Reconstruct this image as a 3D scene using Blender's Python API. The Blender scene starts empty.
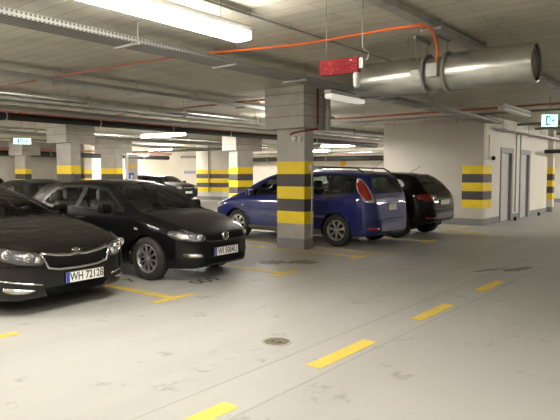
import bpy, bmesh, math, random
from mathutils import Vector, Matrix
from mathutils.bvhtree import BVHTree
from mathutils.geometry import delaunay_2d_cdt
random.seed(7)
PI = math.pi
scene = bpy.context.scene
COL = scene.collection

# ------------------------------------------------------------------ camera
cam_d = bpy.data.cameras.new('camera')
cam = bpy.data.objects.new('camera', cam_d); COL.objects.link(cam)
cam_d.sensor_width = 36.0; cam_d.lens = 572.0/560*36
cam_d.clip_start = 0.05; cam_d.clip_end = 200
yaw, pitch = math.radians(38.384), math.radians(3.60)
fwd = Vector((math.cos(yaw)*math.cos(pitch), math.sin(yaw)*math.cos(pitch), -math.sin(pitch)))
cam.location = (0, 0, 1.5)
cam.rotation_euler = fwd.to_track_quat('-Z', 'Y').to_euler()
scene.camera = cam

# ------------------------------------------------------------------ world, exposure
w = bpy.data.worlds.new('world'); scene.world = w; w.use_nodes = True
w.node_tree.nodes['Background'].inputs[0].default_value = (0.9, 0.88, 0.82, 1)
w.node_tree.nodes['Background'].inputs[1].default_value = 0.0
vs = scene.view_settings
vs.view_transform = 'Standard'; vs.look = 'None'; vs.gamma = 1; vs.use_curve_mapping = False
vs.exposure = 0.78
scene.cycles.max_bounces = 8
scene.cycles.diffuse_bounces = 5
scene.cycles.transparent_max_bounces = 12
scene.cycles.sample_clamp_indirect = 4
scene.cycles.caustics_reflective = False
scene.cycles.caustics_refractive = False
TUBE = 38.0          # emission of a lit fluorescent diffuser
# added, unseen lamps hang behind and beside the camera (their fixtures are built below)
def area(name, loc, sx, sy, power, rot=(0,0,0), col=(1,.95,.86)):
    d = bpy.data.lights.new(name, 'AREA'); d.shape = 'RECTANGLE'; d.size = sx; d.size_y = sy; d.energy = power; d.color = col
    o = bpy.data.objects.new(name, d); o.location = loc; o.rotation_euler = rot; COL.objects.link(o); return o
LAMPS = []  # filled by fixtures

# ------------------------------------------------------------------ materials
def mat(name, col, rough=.5, metal=0.0, coat=0.0, coat_rough=.05, emit=None, strength=0, noise=None, bump=None, spec=.5, dirt=None):
    m = bpy.data.materials.new(name); m.use_nodes = True
    nt = m.node_tree; b = nt.nodes['Principled BSDF']
    b.inputs['Base Color'].default_value = (*col, 1); b.inputs['Roughness'].default_value = rough
    b.inputs['Metallic'].default_value = metal; b.inputs['Coat Weight'].default_value = coat
    b.inputs['Coat Roughness'].default_value = coat_rough
    b.inputs['Specular IOR Level'].default_value = spec
    if emit:
        b.inputs['Emission Color'].default_value = (*emit, 1); b.inputs['Emission Strength'].default_value = strength
    tc = nt.nodes.new('ShaderNodeTexCoord')
    if noise:   # (scale, amount)
        n = nt.nodes.new('ShaderNodeTexNoise'); n.inputs['Scale'].default_value = noise[0]; n.inputs['Detail'].default_value = 5
        nt.links.new(tc.outputs['Object'], n.inputs['Vector'])
        r = nt.nodes.new('ShaderNodeValToRGB'); a = noise[1]
        r.color_ramp.elements[0].position = .3; r.color_ramp.elements[1].position = .7
        r.color_ramp.elements[0].color = (*[c*(1-a) for c in col], 1); r.color_ramp.elements[1].color = (*[min(1, c*(1+a)) for c in col], 1)
        nt.links.new(n.outputs['Fac'], r.inputs['Fac']); nt.links.new(r.outputs['Color'], b.inputs['Base Color'])
    if bump:    # (scale, strength)
        n2 = nt.nodes.new('ShaderNodeTexNoise'); n2.inputs['Scale'].default_value = bump[0]
        nt.links.new(tc.outputs['Object'], n2.inputs['Vector'])
        bp = nt.nodes.new('ShaderNodeBump'); bp.inputs['Strength'].default_value = bump[1]; bp.inputs['Distance'].default_value = .02
        nt.links.new(n2.outputs['Fac'], bp.inputs['Height']); nt.links.new(bp.outputs['Normal'], b.inputs['Normal'])
    return m

def glass_mat(name, tint, gloss=.9):
    m = bpy.data.materials.new(name); m.use_nodes = True; nt = m.node_tree
    nt.nodes.remove(nt.nodes['Principled BSDF']); out = nt.nodes['Material Output']
    tr = nt.nodes.new('ShaderNodeBsdfTransparent'); tr.inputs['Color'].default_value = (*tint, 1)
    gl = nt.nodes.new('ShaderNodeBsdfGlossy'); gl.inputs['Roughness'].default_value = .02; gl.inputs['Color'].default_value = (gloss,)*3+(1,)
    fr = nt.nodes.new('ShaderNodeFresnel'); fr.inputs['IOR'].default_value = 1.5
    mx = nt.nodes.new('ShaderNodeMixShader')
    nt.links.new(fr.outputs['Fac'], mx.inputs['Fac']); nt.links.new(tr.outputs['BSDF'], mx.inputs[1]); nt.links.new(gl.outputs['BSDF'], mx.inputs[2])
    nt.links.new(mx.outputs['Shader'], out.inputs['Surface'])
    return m

def floor_mat():
    m = bpy.data.materials.new('sealed_concrete_floor'); m.use_nodes = True; nt = m.node_tree; L = nt.links.new
    b = nt.nodes['Principled BSDF']; tc = nt.nodes.new('ShaderNodeTexCoord')
    sx = nt.nodes.new('ShaderNodeSeparateXYZ'); L(tc.outputs['Object'], sx.inputs[0])
    def math_(op, a, bb, clamp=False):
        n = nt.nodes.new('ShaderNodeMath'); n.operation = op; n.use_clamp = clamp
        for i, v in enumerate((a, bb)):
            if isinstance(v, (int, float)): n.inputs[i].default_value = v
            elif v is not None: L(v, n.inputs[i])
        return n.outputs[0]
    def noise(scale, detail=6, rough=.6):
        n = nt.nodes.new('ShaderNodeTexNoise'); n.inputs['Scale'].default_value = scale; n.inputs['Detail'].default_value = detail
        n.inputs['Roughness'].default_value = rough; L(tc.outputs['Object'], n.inputs['Vector']); return n.outputs['Fac']
    def mix(fac, c1, c2):
        n = nt.nodes.new('ShaderNodeMix'); n.data_type = 'RGBA'
        if isinstance(fac, (int, float)): n.inputs['Factor'].default_value = fac
        else: L(fac, n.inputs['Factor'])
        for k, c in (('A', c1), ('B', c2)):
            s = [i for i in n.inputs if i.name == k and i.type == 'RGBA'][0]
            if isinstance(c, tuple): s.default_value = (*c, 1)
            else: L(c, s)
        return [o for o in n.outputs if o.type == 'RGBA'][0]
    # painted grey lane (y < 5.17) against bare beige bays
    bay = math_('GREATER_THAN', sx.outputs['Y'], 5.16)
    x_edge = math_('LESS_THAN', sx.outputs['X'], 2.48)
    lane = mix(x_edge, (.355, .35, .34), (.44, .43, .405))
    c = mix(bay, lane, (.39, .365, .30))
    n1 = noise(.55, 5, .6); r1 = nt.nodes.new('ShaderNodeMapRange'); L(n1, r1.inputs[0]); r1.inputs[1].default_value = .3; r1.inputs[2].default_value = .75; r1.inputs[3].default_value = 0; r1.inputs[4].default_value = .35
    c = mix(r1.outputs[0], c, (.36, .35, .32))
    # dark scuff spots
    n2 = noise(3.1, 4, .7); r2 = nt.nodes.new('ShaderNodeMapRange'); L(n2, r2.inputs[0]); r2.inputs[1].default_value = .60; r2.inputs[2].default_value = .70; r2.inputs[4].default_value = .5
    c = mix(r2.outputs[0], c, (.17, .15, .12))
    # tyre-polished bands along the lane
    wv = nt.nodes.new('ShaderNodeTexNoise'); mp = nt.nodes.new('ShaderNodeMapping'); mp.inputs['Scale'].default_value = (.12, 2.2, 1)
    L(tc.outputs['Object'], mp.inputs[0]); L(mp.outputs[0], wv.inputs['Vector']); wv.inputs['Scale'].default_value = 1.3; wv.inputs['Detail'].default_value = 4
    r3 = nt.nodes.new('ShaderNodeMapRange'); L(wv.outputs['Fac'], r3.inputs[0]); r3.inputs[1].default_value = .45; r3.inputs[2].default_value = .75; r3.inputs[4].default_value = .3
    c = mix(r3.outputs[0], c, (.30, .29, .27))
    L(c, b.inputs['Base Color'])
    rr = nt.nodes.new('ShaderNodeMapRange'); L(n1, rr.inputs[0]); rr.inputs[3].default_value = .38; rr.inputs[4].default_value = .55
    L(rr.outputs[0], b.inputs['Roughness']); b.inputs['Specular IOR Level'].default_value = .45
    bp = nt.nodes.new('ShaderNodeBump'); bp.inputs['Strength'].default_value = .12; bp.inputs['Distance'].default_value = .01
    L(noise(9, 3), bp.inputs['Height']); L(bp.outputs['Normal'], b.inputs['Normal'])
    return m

def ceiling_mat():
    m = bpy.data.materials.new('board_formed_concrete'); m.use_nodes = True; nt = m.node_tree; L = nt.links.new
    b = nt.nodes['Principled BSDF']; tc = nt.nodes.new('ShaderNodeTexCoord')
    mp = nt.nodes.new('ShaderNodeMapping'); mp.inputs['Rotation'].default_value = (0, 0, PI/2); L(tc.outputs['Object'], mp.inputs[0])
    br = nt.nodes.new('ShaderNodeTexBrick'); br.inputs['Scale'].default_value = 1.0; br.inputs['Brick Width'].default_value = 2.4
    br.inputs['Row Height'].default_value = .22; br.inputs['Mortar Size'].default_value = .008; br.inputs['Mortar Smooth'].default_value = .5
    br.inputs['Color1'].default_value = (.74, .70, .575, 1); br.inputs['Color2'].default_value = (.66, .625, .51, 1); br.inputs['Mortar'].default_value = (.42, .395, .32, 1)
    L(mp.outputs[0], br.inputs['Vector'])
    n = nt.nodes.new('ShaderNodeTexNoise'); n.inputs['Scale'].default_value = 1.1; n.inputs['Detail'].default_value = 6; L(tc.outputs['Object'], n.inputs['Vector'])
    mx = nt.nodes.new('ShaderNodeMix'); mx.data_type = 'RGBA'; mx.blend_type = 'MULTIPLY'; mx.inputs['Factor'].default_value = .5
    sA = [i for i in mx.inputs if i.name == 'A' and i.type == 'RGBA'][0]; sB = [i for i in mx.inputs if i.name == 'B' and i.type == 'RGBA'][0]
    L(br.outputs['Color'], sA); L(n.outputs['Fac'], sB)
    n.inputs['Roughness'].default_value = .6
    L([o for o in mx.outputs if o.type == 'RGBA'][0], b.inputs['Base Color']); b.inputs['Roughness'].default_value = .85
    bp = nt.nodes.new('ShaderNodeBump'); bp.inputs['Strength'].default_value = .5; bp.inputs['Distance'].default_value = .01
    L(br.outputs['Fac'], bp.inputs['Height']); bp.invert = True; L(bp.outputs['Normal'], b.inputs['Normal'])
    return m

def led_mat():
    m = bpy.data.materials.new('red_led_matrix_face'); m.use_nodes = True; nt = m.node_tree; L = nt.links.new
    b = nt.nodes['Principled BSDF']; tc = nt.nodes.new('ShaderNodeTexCoord')
    v = nt.nodes.new('ShaderNodeTexVoronoi'); v.inputs['Scale'].default_value = 42; v.inputs['Randomness'].default_value = .55; L(tc.outputs['Object'], v.inputs['Vector'])
    r = nt.nodes.new('ShaderNodeValToRGB'); r.color_ramp.elements[0].position = .16; r.color_ramp.elements[0].color = (.40, .07, .07, 1)
    r.color_ramp.elements[1].position = .34; r.color_ramp.elements[1].color = (.17, .012, .016, 1)
    L(v.outputs['Distance'], r.inputs['Fac'])
    n = nt.nodes.new('ShaderNodeTexNoise'); n.inputs['Scale'].default_value = 30; n.inputs['Detail'].default_value = 1; L(tc.outputs['Object'], n.inputs['Vector'])
    g = nt.nodes.new('ShaderNodeMapRange'); g.inputs[1].default_value = .70; g.inputs[2].default_value = .76; L(n.outputs['Fac'], g.inputs[0])
    mx = nt.nodes.new('ShaderNodeMix'); mx.data_type = 'RGBA'
    sA = [i for i in mx.inputs if i.name == 'A' and i.type == 'RGBA'][0]; sB = [i for i in mx.inputs if i.name == 'B' and i.type == 'RGBA'][0]
    L(g.outputs[0], mx.inputs['Factor']); L(r.outputs['Color'], sA); sB.default_value = (.8, .6, .58, 1)
    o = [o for o in mx.outputs if o.type == 'RGBA'][0]
    L(o, b.inputs['Base Color']); b.inputs['Roughness'].default_value = .7; b.inputs['Specular IOR Level'].default_value = .1
    return m

def perforated_mat():
    m = bpy.data.materials.new('perforated_tray_steel'); m.use_nodes = True; nt = m.node_tree; L = nt.links.new
    b = nt.nodes['Principled BSDF']; tc = nt.nodes.new('ShaderNodeTexCoord')
    v = nt.nodes.new('ShaderNodeTexVoronoi'); v.inputs['Scale'].default_value = 22; v.inputs['Randomness'].default_value = 0; L(tc.outputs['Object'], v.inputs['Vector'])
    r = nt.nodes.new('ShaderNodeValToRGB'); r.color_ramp.elements[0].position = .30; r.color_ramp.elements[0].color = (.06, .06, .055, 1)
    r.color_ramp.elements[1].position = .38; r.color_ramp.elements[1].color = (.27, .27, .25, 1)
    L(v.outputs['Distance'], r.inputs['Fac']); L(r.outputs['Color'], b.inputs['Base Color']); b.inputs['Roughness'].default_value = .5; b.inputs['Metallic'].default_value = .3
    return m

M = dict(
    perforated=perforated_mat(),
    floor=floor_mat(), ceiling=ceiling_mat(), led=led_mat(),
    conc=mat('pillar_concrete', (.42, .395, .355), .8, noise=(2.5, .12), bump=(14, .15)),
    conc_dark=mat('raw_concrete', (.46, .44, .39), .85, noise=(1.4, .15), bump=(14, .2)),
    seam=mat('formwork_seam', (.2, .185, .16), .9),
    white=mat('white_wall_paint', (.70, .66, .585), .7, noise=(.9, .05)),
    beigewall=mat('grey_white_wall_paint', (.55, .515, .46), .75, noise=(.9, .06)),
    yellow=mat('yellow_band_paint', (.86, .62, .015), .6, noise=(3, .08)),
    black_band=mat('dark_band_paint', (.062, .055, .055), .6, noise=(3, .12)),
    grey_base=mat('grey_plinth_paint', (.235, .235, .24), .6, noise=(3, .08)),
    line=mat('yellow_road_paint', (.74, .54, .09), .6, noise=(4, .10)),
    number=mat('dark_road_paint', (.11, .09, .07), .8, noise=(15, .3)),
    galv=mat('galvanised_steel', (.52, .53, .49), .27, .85, noise=(6, .12)),
    tray=mat('tray_zinc', (.36, .355, .325), .5, .5, noise=(6, .12)),
    darkpipe=mat('black_pipe_paint', (.018, .017, .017), .6, spec=.25),
    greypipe=mat('grey_pipe_insulation', (.30, .295, .285), .55, .2),
    redpipe=mat('red_sprinkler_pipe', (.36, .10, .06), .5),
    orange=mat('orange_cable_sheath', (.80, .16, .03), .5),
    redcable=mat('red_cable_sheath', (.26, .03, .03), .7, spec=.1),
    blackrub=mat('black_rubber', (.018, .017, .016), .75),
    tyre=mat('tyre_rubber', (.03, .027, .024), .8, bump=(60, .2)),
    liner=mat('wheel_arch_liner', (.008, .008, .008), .95),
    paint_black=mat('black_car_paint', (.007, .006, .0055), .45, 0, .75, .05, noise=(5, .2), spec=.04),
    paint_black2=mat('black_pearl_car_paint', (.005, .0048, .005), .3, 0, .5, .04, spec=.04),
    paint_dark=mat('dark_grey_car_paint', (.006, .006, .006), .45, 0, .22, .1, spec=.15),
    paint_blue=mat('blue_car_paint', (.014, .019, .125), .42, .2, .8, .05, spec=.1),
    dull_strip=mat('grey_door_moulding', (.10, .10, .19), .5),
    sill=mat('dusty_sill_plastic', (.13, .11, .085), .7),
    glass=glass_mat('car_window_glass', (.80, .86, .82)),
    glass_dark=glass_mat('tinted_window_glass', (.30, .34, .33)),
    trimblack=mat('gloss_black_trim', (.006, .006, .006), .3, spec=.3),
    grillemesh=mat('grille_plastic', (.005, .005, .005), .9, spec=.1),
    chrome=mat('chrome', (.75, .74, .72), .14, 1.0),
    alloy=mat('alloy_rim', (.42, .41, .39), .35, .75),
    alloy_dark=mat('dusty_alloy_rim', (.20, .19, .175), .45, .6),
    lamp_glass=mat('headlamp_reflector', (.52, .52, .5), .2, .8),
    lamp_dark=mat('headlamp_bezel', (.10, .10, .10), .25, .4),
    lamp_bright=mat('lamp_lens_glass', (.5, .49, .46), .15, .3, 1.0),
    red_lamp=mat('red_tail_lamp', (.27, .01, .01), .2, 0, 1.0),
    clear_lamp=mat('clear_tail_lamp', (.45, .40, .38), .2, .2, 1.0),
    plate=mat('plate_white', (.88, .87, .82), .4),
    plate_blue=mat('plate_eu_blue', (.03, .06, .42), .4),
    ink=mat('plate_ink', (.02, .02, .02), .5),
    seat=mat('seat_cloth', (.16, .155, .145), .9),
    dash=mat('dashboard_plastic', (.10, .098, .09), .8),
    door=mat('grey_door_paint', (.50, .49, .475), .5),
    frame=mat('grey_frame_paint', (.25, .25, .255), .5),
    housing=mat('lamp_housing', (.52, .51, .48), .5),
    unlit=mat('unlit_diffuser', (.62, .60, .54), .35),
    tube=mat('lit_diffuser', (.9, .9, .88), .5, emit=(1, .955, .875), strength=TUBE),
    tube_far=mat('lit_diffuser_warm', (.9, .9, .88), .5, emit=(1, .955, .875), strength=TUBE*3.2),
    tube_dim=mat('dim_diffuser', (.8, .8, .76), .4, emit=(1, .95, .86), strength=.28),
    exitface=mat('exit_sign_light', (.8, .95, .95), .5, emit=(.62, .95, 1.0), strength=.85),
    exitgreen=mat('exit_sign_green', (.0, .33, .32), .5, emit=(.0, .36, .36), strength=.2),
    plastic=mat('white_plastic', (.62, .61, .56), .5),
    signblue=mat('violet_sign_ink', (.17, .15, .40), .5),
    sign=mat('pale_sign_plate', (.55, .52, .66), .5),
    drain=mat('cast_iron_cover', (.17, .14, .095), .7, .2, noise=(25, .3)),
    bluebox=mat('blue_plate', (.05, .10, .45), .4),
    orangelamp=mat('orange_plate', (.8, .4, .05), .4),
    joint=mat('sealed_joint', (.40, .385, .355), .8),
    damp=mat('damp_stain', (.19, .155, .115), .5),
)

# ------------------------------------------------------------------ mesh helpers
def tag(o, label=None, cat=None, group=None, kind=None):
    if label: o['label'] = label
    if cat: o['category'] = cat
    if group: o['group'] = group
    if kind: o['kind'] = kind
    return o

def thing(name, loc, label, cat, rz=0, group=None):
    o = bpy.data.objects.new(name, None); COL.objects.link(o); o.location = loc; o.rotation_euler = (0, 0, rz)
    o.empty_display_size = .2
    return tag(o, label, cat, group)

class MB:
    def __init__(self): self.bm = bmesh.new(); self.smooth = False
    def box(self, x0, x1, y0, y1, z0, z1, mi=0, bevel=0):
        v = [self.bm.verts.new(p) for p in ((x0,y0,z0),(x1,y0,z0),(x1,y1,z0),(x0,y1,z0),(x0,y0,z1),(x1,y0,z1),(x1,y1,z1),(x0,y1,z1))]
        fs = [self.bm.faces.new([v[i] for i in q]) for q in ((3,2,1,0),(4,5,6,7),(0,1,5,4),(1,2,6,5),(2,3,7,6),(3,0,4,7))]
        for f in fs: f.material_index = mi
        if bevel:
            es = set(e for f in fs for e in f.edges)
            bmesh.ops.bevel(self.bm, geom=list(es), offset=bevel, segments=3, affect='EDGES', profile=.5)
        return self
    def obox(self, c, ax, ay, az, mi=0):   # oriented box: centre and three half axis vectors
        c, ax, ay, az = map(Vector, (c, ax, ay, az))
        v = [self.bm.verts.new(c+ax*i+ay*j+az*k) for k in (-1,1) for i, j in ((-1,-1),(1,-1),(1,1),(-1,1))]
        for q in ((3,2,1,0),(4,5,6,7),(0,1,5,4),(1,2,6,5),(2,3,7,6),(3,0,4,7)):
            self.bm.faces.new([v[i] for i in q]).material_index = mi
        return self
    def tube(self, pts, r, n=10, mi=0, caps=True):
        pts = [Vector(p) for p in pts]; rings = []
        for i, p in enumerate(pts):
            d = (pts[min(i+1, len(pts)-1)] - pts[max(i-1, 0)]).normalized()
            a = d.cross(Vector((0,0,1)) if abs(d.z) < .9 else Vector((1,0,0))).normalized(); b = d.cross(a)
            rr = r[i] if isinstance(r, (list, tuple)) else r
            rings.append([self.bm.verts.new(p + a*rr*math.cos(2*PI*k/n) + b*rr*math.sin(2*PI*k/n)) for k in range(n)])
        for r0, r1 in zip(rings, rings[1:]):
            for k in range(n):
                f = self.bm.faces.new((r0[k], r0[(k+1)%n], r1[(k+1)%n], r1[k])); f.smooth = True; f.material_index = mi
        if caps:
            self.bm.faces.new(rings[0][::-1]).material_index = mi; self.bm.faces.new(rings[-1]).material_index = mi
        return self
    def lathe(self, prof, c, axis='x', n=32, mi=0):   # prof: (offset along axis, radius)
        c = Vector(c); rings = []
        for a, r in prof:
            ring = []
            for k in range(n):
                t = 2*PI*k/n; u, v = r*math.cos(t), r*math.sin(t)
                p = (a,u,v) if axis == 'x' else ((u,a,v) if axis == 'y' else (u,v,a))
                ring.append(self.bm.verts.new(c+Vector(p)))
            rings.append(ring)
        for r0, r1 in zip(rings, rings[1:]):
            for k in range(n):
                f = self.bm.faces.new((r0[k], r0[(k+1)%n], r1[(k+1)%n], r1[k])); f.smooth = True; f.material_index = mi
        return self
    def disc(self, prof_end, c, axis, n=32, mi=0):
        return self
    def prism(self, poly, z0, z1, mi=0):
        lo = [self.bm.verts.new((x, y, z0)) for x, y in poly]; hi = [self.bm.verts.new((x, y, z1)) for x, y in poly]
        n = len(poly)
        self.bm.faces.new(lo[::-1]).material_index = mi; self.bm.faces.new(hi).material_index = mi
        for k in range(n): self.bm.faces.new((lo[k], lo[(k+1)%n], hi[(k+1)%n], hi[k])).material_index = mi
        return self
    def quads(self, verts, faces, mi=0, smooth=False):
        v = [self.bm.verts.new(p) for p in verts]
        for q in faces:
            f = self.bm.faces.new([v[i] for i in q]); f.material_index = mi; f.smooth = smooth
        return self
    def build(self, name, mats, parent=None, world=True, normals=True):
        if not isinstance(mats, (list, tuple)): mats = [mats]
        if normals: bmesh.ops.recalc_face_normals(self.bm, faces=self.bm.faces[:])
        vs = self.bm.verts
        o_loc = Vector((0,0,0))
        if parent is None and len(vs):
            xs = [v.co.x for v in vs]; ys = [v.co.y for v in vs]; zs = [v.co.z for v in vs]
            o_loc = Vector(((min(xs)+max(xs))/2, (min(ys)+max(ys))/2, min(zs)))
            for v in vs: v.co -= o_loc
        elif parent is not None and world:
            base = parent.location if parent.parent is None else parent.parent.location
            for v in vs: v.co -= base
        me = bpy.data.meshes.new(name); self.bm.to_mesh(me); self.bm.free()
        for m in mats: me.materials.append(m)
        o = bpy.data.objects.new(name, me); COL.objects.link(o); o.location = o_loc
        if parent is not None: o.parent = parent
        return o

def rcopy(o, parent=None):
    c = o.copy(); COL.objects.link(c); c.parent = parent
    for ch in list(o.children): rcopy(ch, c)
    return c

def text_verts(s, size, spacing=1.0):
    cu = bpy.data.curves.new('tmp', 'FONT'); cu.body = s; cu.size = size; cu.align_x = 'CENTER'; cu.align_y = 'CENTER'
    cu.space_character = spacing; cu.resolution_u = 3; cu.offset = size*.02
    o = bpy.data.objects.new('tmp', cu); COL.objects.link(o); bpy.context.view_layer.update()
    me = o.evaluated_get(bpy.context.evaluated_depsgraph_get()).to_mesh()
    vv = [tuple(v.co) for v in me.vertices]; ff = [tuple(p.vertices) for p in me.polygons]
    bpy.data.objects.remove(o); bpy.data.curves.remove(cu)
    return vv, ff

def text_obj(name, s, size, place, m, parent=None, world=True, spacing=1.0, sx=1.0, label=None):
    vv, ff = text_verts(s, size, spacing); b = MB()
    b.quads([place(x*sx, y) for x, y, z in vv], ff)
    return b.build(name, m, parent, world, normals=False)

# ================================================================== SETTING
CZ = 3.2
struct = dict(kind='structure')
MB().box(-8, 36, -8, 46, -.25, 0).build('floor', M['floor']); tag(bpy.data.objects['floor'], kind='structure')
tag(MB().box(-8, 36, -8, 46, CZ, CZ+.3).build('ceiling', M['ceiling']), kind='structure')

BANDS = [(.5,.75,2),(.75,1.0,3),(1.0,1.25,2),(1.25,1.5,3),(1.5,1.75,2)]
# right wall block: its left face (x = 16.54) and its front face with the two doors (y = 5.65)
WX, WY = 16.54, 5.65
def banded_box(mb, x0, x1, y0, y1, zt, base=.2):
    mb.box(x0, x1, y0, y1, 0, base, 1)
    zs = base
    for a, b_, mi in BANDS:
        if a > zs: mb.box(x0, x1, y0, y1, zs, a, 0)
        mb.box(x0, x1, y0, y1, a, b_, mi); zs = b_
    mb.box(x0, x1, y0, y1, zs, zt, 0)
PM = [M['conc'], M['grey_base'], M['yellow'], M['black_band']]
WM = [M['white'], M['grey_base'], M['yellow'], M['black_band']]

wl = MB()   # long blank face running away from the lane, with warning bands at the corner
wl.box(WX, WX+.2, WY+.62, 8.85, .2, CZ-.002, 4); wl.box(WX-.004, WX+.2, WY+.62, 8.85, 0, .2, 1)
banded_box(wl, WX, WX+.2, WY, WY+.62, CZ-.002)
o = wl.build('wall_left', [M['beigewall'], M['grey_base'], M['yellow'], M['black_band'], M['beigewall']]); tag(o, kind='structure')
wb = MB()
D1, D2 = (18.05, 19.30), (20.1, 21.3); DH = 2.32
banded_box(wb, WX+.2, WX+.75, WY, WY+.25, CZ-.002)
wb.box(WX+.75, D1[0], WY, WY+.25, .2, CZ-.002); wb.box(WX+.75, D1[0], WY-.004, WY+.25, 0, .2, 1)
wb.box(D1[0], D1[1], WY, WY+.25, DH, CZ-.002); wb.box(D1[1], D2[0], WY, WY+.25, .2, CZ-.002); wb.box(D1[1], D2[0], WY-.004, WY+.25, 0, .2, 1)
wb.box(D2[0], D2[1], WY, WY+.25, DH, CZ-.002); wb.box(D2[1], 23.7, WY, WY+.25, .2, CZ-.002); wb.box(D2[1], 23.7, WY-.004, WY+.25, 0, .2, 1)
o = wb.build('wall_right', WM); tag(o, kind='structure')
tag(MB().box(WX+.2, 23.7, 8.65, 8.85, 0, CZ-.002).build('wall_rear', M['beigewall']), kind='structure')
tag(MB().box(23.5, 23.7, WY+.25, 8.65, 0, CZ-.002).build('wall_end', M['beigewall']), kind='structure')
for i, (a, b_) in enumerate((D1, D2)):
    d = MB(); d.box(a, a+.09, WY-.03, WY+.25, 0, DH); d.box(b_-.16, b_, WY-.03, WY+.25, 0, DH); d.box(a+.09, b_-.09, WY-.03, WY+.25, DH-.16, DH)
    fr = d.build('door_%d' % (i+1), M['frame']); tag(fr, kind='structure')
    base = fr.location.copy()
    lf = MB(); lf.box(a+.09, b_-.16, WY+.07, WY+.12, .01, DH-.16); 
    for v in lf.bm.verts: v.co -= base
    leaf = lf.build('door_leaf', M['door'], fr, world=False)
    hd = MB(); hd.tube([(a+.2, WY+.07, 1.05), (a+.2, WY+.02, 1.05), (a+.33, WY+.02, 1.05)], .012)
    for v in hd.bm.verts: v.co -= base
    hd.build('door_handle', M['chrome'], leaf, world=False)

# far walls
def wall(name, x0, x1, y0, y1, m='white', base=True):
    b = MB(); b.box(x0, x1, y0, y1, 0 if not base else .2, CZ-.002, 0)
    if base: b.box(x0-.004, x1+.004, y0-.004, y1+.004, 0, .2, 1)
    return tag(b.build(name, [M[m], M['grey_base']]), kind='structure')
wall('wall_back', 2, 36, 31.0, 31.2)
wall('wall_far_right', 33.0, 33.2, 8, 30.9)
wall('wall_back_left', -8, 13.2, 29.0, 29.2, 'beigewall')
wall('wall_grey_bay', 13.3, 17.1, 28.3, 28.5, 'conc_dark')
wall('wall_side_left', -4.2, -4.0, -6, 28.9)
wall('wall_behind', -3.9, 35, -6.2, -6.0)
wall('wall_lane_end', 33.0, 33.2, -5.9, 7.99)

# ------------------------------------------------------------------ pillars
def pillar(label, x0, x1, y0, y1, cap=(.22, .14, .40, .14), mats=PM, capz=2.4, name='concrete_pillar', seams=True):
    t = thing(name, ((x0+x1)/2, (y0+y1)/2, 0), label, 'pillar')
    s = MB(); banded_box(s, x0, x1, y0, y1, capz); s.build('shaft', mats, t)
    if cap:
        ax0, ay0, ax1, ay1 = cap
        c = MB(); c.box(x0-ax0, x1+ax1, y0-ay0, y1+ay1, capz, CZ-.003)
        if seams:
            for z in (2.62, 2.84, 3.06): c.box(x0-ax0-.004, x1+ax1+.004, y0-ay0-.004, y1+ay1+.004, z, z+.012, 1)
        c.build('capital', [M['conc'], M['seam']], t)
    return t
P0 = pillar('nearest concrete pillar with yellow and dark bands, between the blue minivan and camera', 9.17, 9.48, 6.65, 7.34)
PLf = pillar('banded pillar rising behind the roof of the black hatchback, widest of those on the left', 9.17, 9.48, 14.9, 15.66)
PR2 = pillar('banded pillar beyond the blue minivan bonnet, beside the broad striped wall block', 16.2, 17.1, 14.91, 15.36)
P3 = pillar('banded pillar in the distance with blue and orange plates mounted at its right', 15.13, 15.45, 21.03, 22.2)
P4 = pillar('small banded pillar far left under the lit exit sign', 13.95, 14.25, 26.6, 27.6)
blk = thing('striped_wall_block', (23.6, 23.4, 0), 'broad white wall block with yellow and dark bands beside the parked black off-roader', 'wall block')
s = MB(); banded_box(s, 23.2, 24.3, 22.5, 24.6, 3.19, .22); s.build('block_body', WM, blk)
s = MB(); s.tube([(23.19-.03, 23.55, .45), (23.19-.03, 23.55, 3.1)], .03); s.build('conduit', M['greypipe'], blk)
PRr = pillar('white banded pillar end by the right edge, past the grey doors', 24.3, 24.6, 5.58, 5.86, cap=None, mats=WM, capz=CZ-.003)
PW = pillar('slim striped pillar in front of the bright far wall, seen over the hatchback roof', 18.8, 19.3, 29.2, 29.9, cap=None, mats=WM, capz=CZ-.003)

# things mounted on the near pillar
def pipe(name, pts, r, m, label, cat='pipe', group=None, hang=None, n=10, hangr=.006):
    if not hang:
        return tag(MB().tube(pts, r, n).build(name, m), label, cat, group)
    t = thing(name, pts[0], label, cat, group=group)
    MB().tube(pts, r, n).build('pipe_run', m, t)
    for (hx, hy, hz) in hang:
        h = MB(); h.tube([(hx, hy, hz+r), (hx, hy, CZ)], hangr, 6)
        h.lathe([(-.015, r*1.01), (-.015, r*1.2), (.015, r*1.2), (.015, r*1.01)], (hx, hy, hz), 'x' if abs(pts[-1][0]-pts[0][0]) > abs(pts[-1][1]-pts[0][1]) else 'y', 14)
        h.build('hanger', M['tray'], t)
    return t
g = thing('wall_conduit', (9.40, 6.635, .25), 'thin grey conduit with white junction box up the near pillar right side', 'conduit')
MB().tube([(9.40, 6.635, .22), (9.40, 6.635, 1.68)], .014).build('conduit_pipe', M['plastic'], g)
MB().box(9.33, 9.46, 6.59, 6.649, 1.56, 1.68, bevel=.008).build('junction_box', M['plastic'], g)
sr = thing('alarm_siren', (9.16, 6.83, 2.2), 'small cream siren mounted high on the near pillar face', 'siren')
MB().lathe([(0,.001),(0,.06),(-.05,.06),(-.09,.05),(-.10,.03),(-.10,.001)], (9.168, 6.86, 2.20), 'x', 20).build('siren_body', M['plastic'], sr)
MB().box(9.12, 9.168, 6.70, 6.80, 2.13, 2.25, bevel=.01).build('siren_base', M['housing'], sr)
b = MB(); b.tube([(9.40, 6.50, 3.18), (9.41, 6.495, 2.9), (9.40, 6.49, 2.5), (9.37, 6.48, 2.385), (9.25, 6.62, 2.36), (9.15, 6.66, 2.34), (9.145, 6.9, 2.32), (9.145, 6.98, 2.28)], .016, 8)
tag(b.build('red_cable', M['redcable']), 'dark red cable bundle running down the near pillar head to the siren', 'cable')
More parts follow.
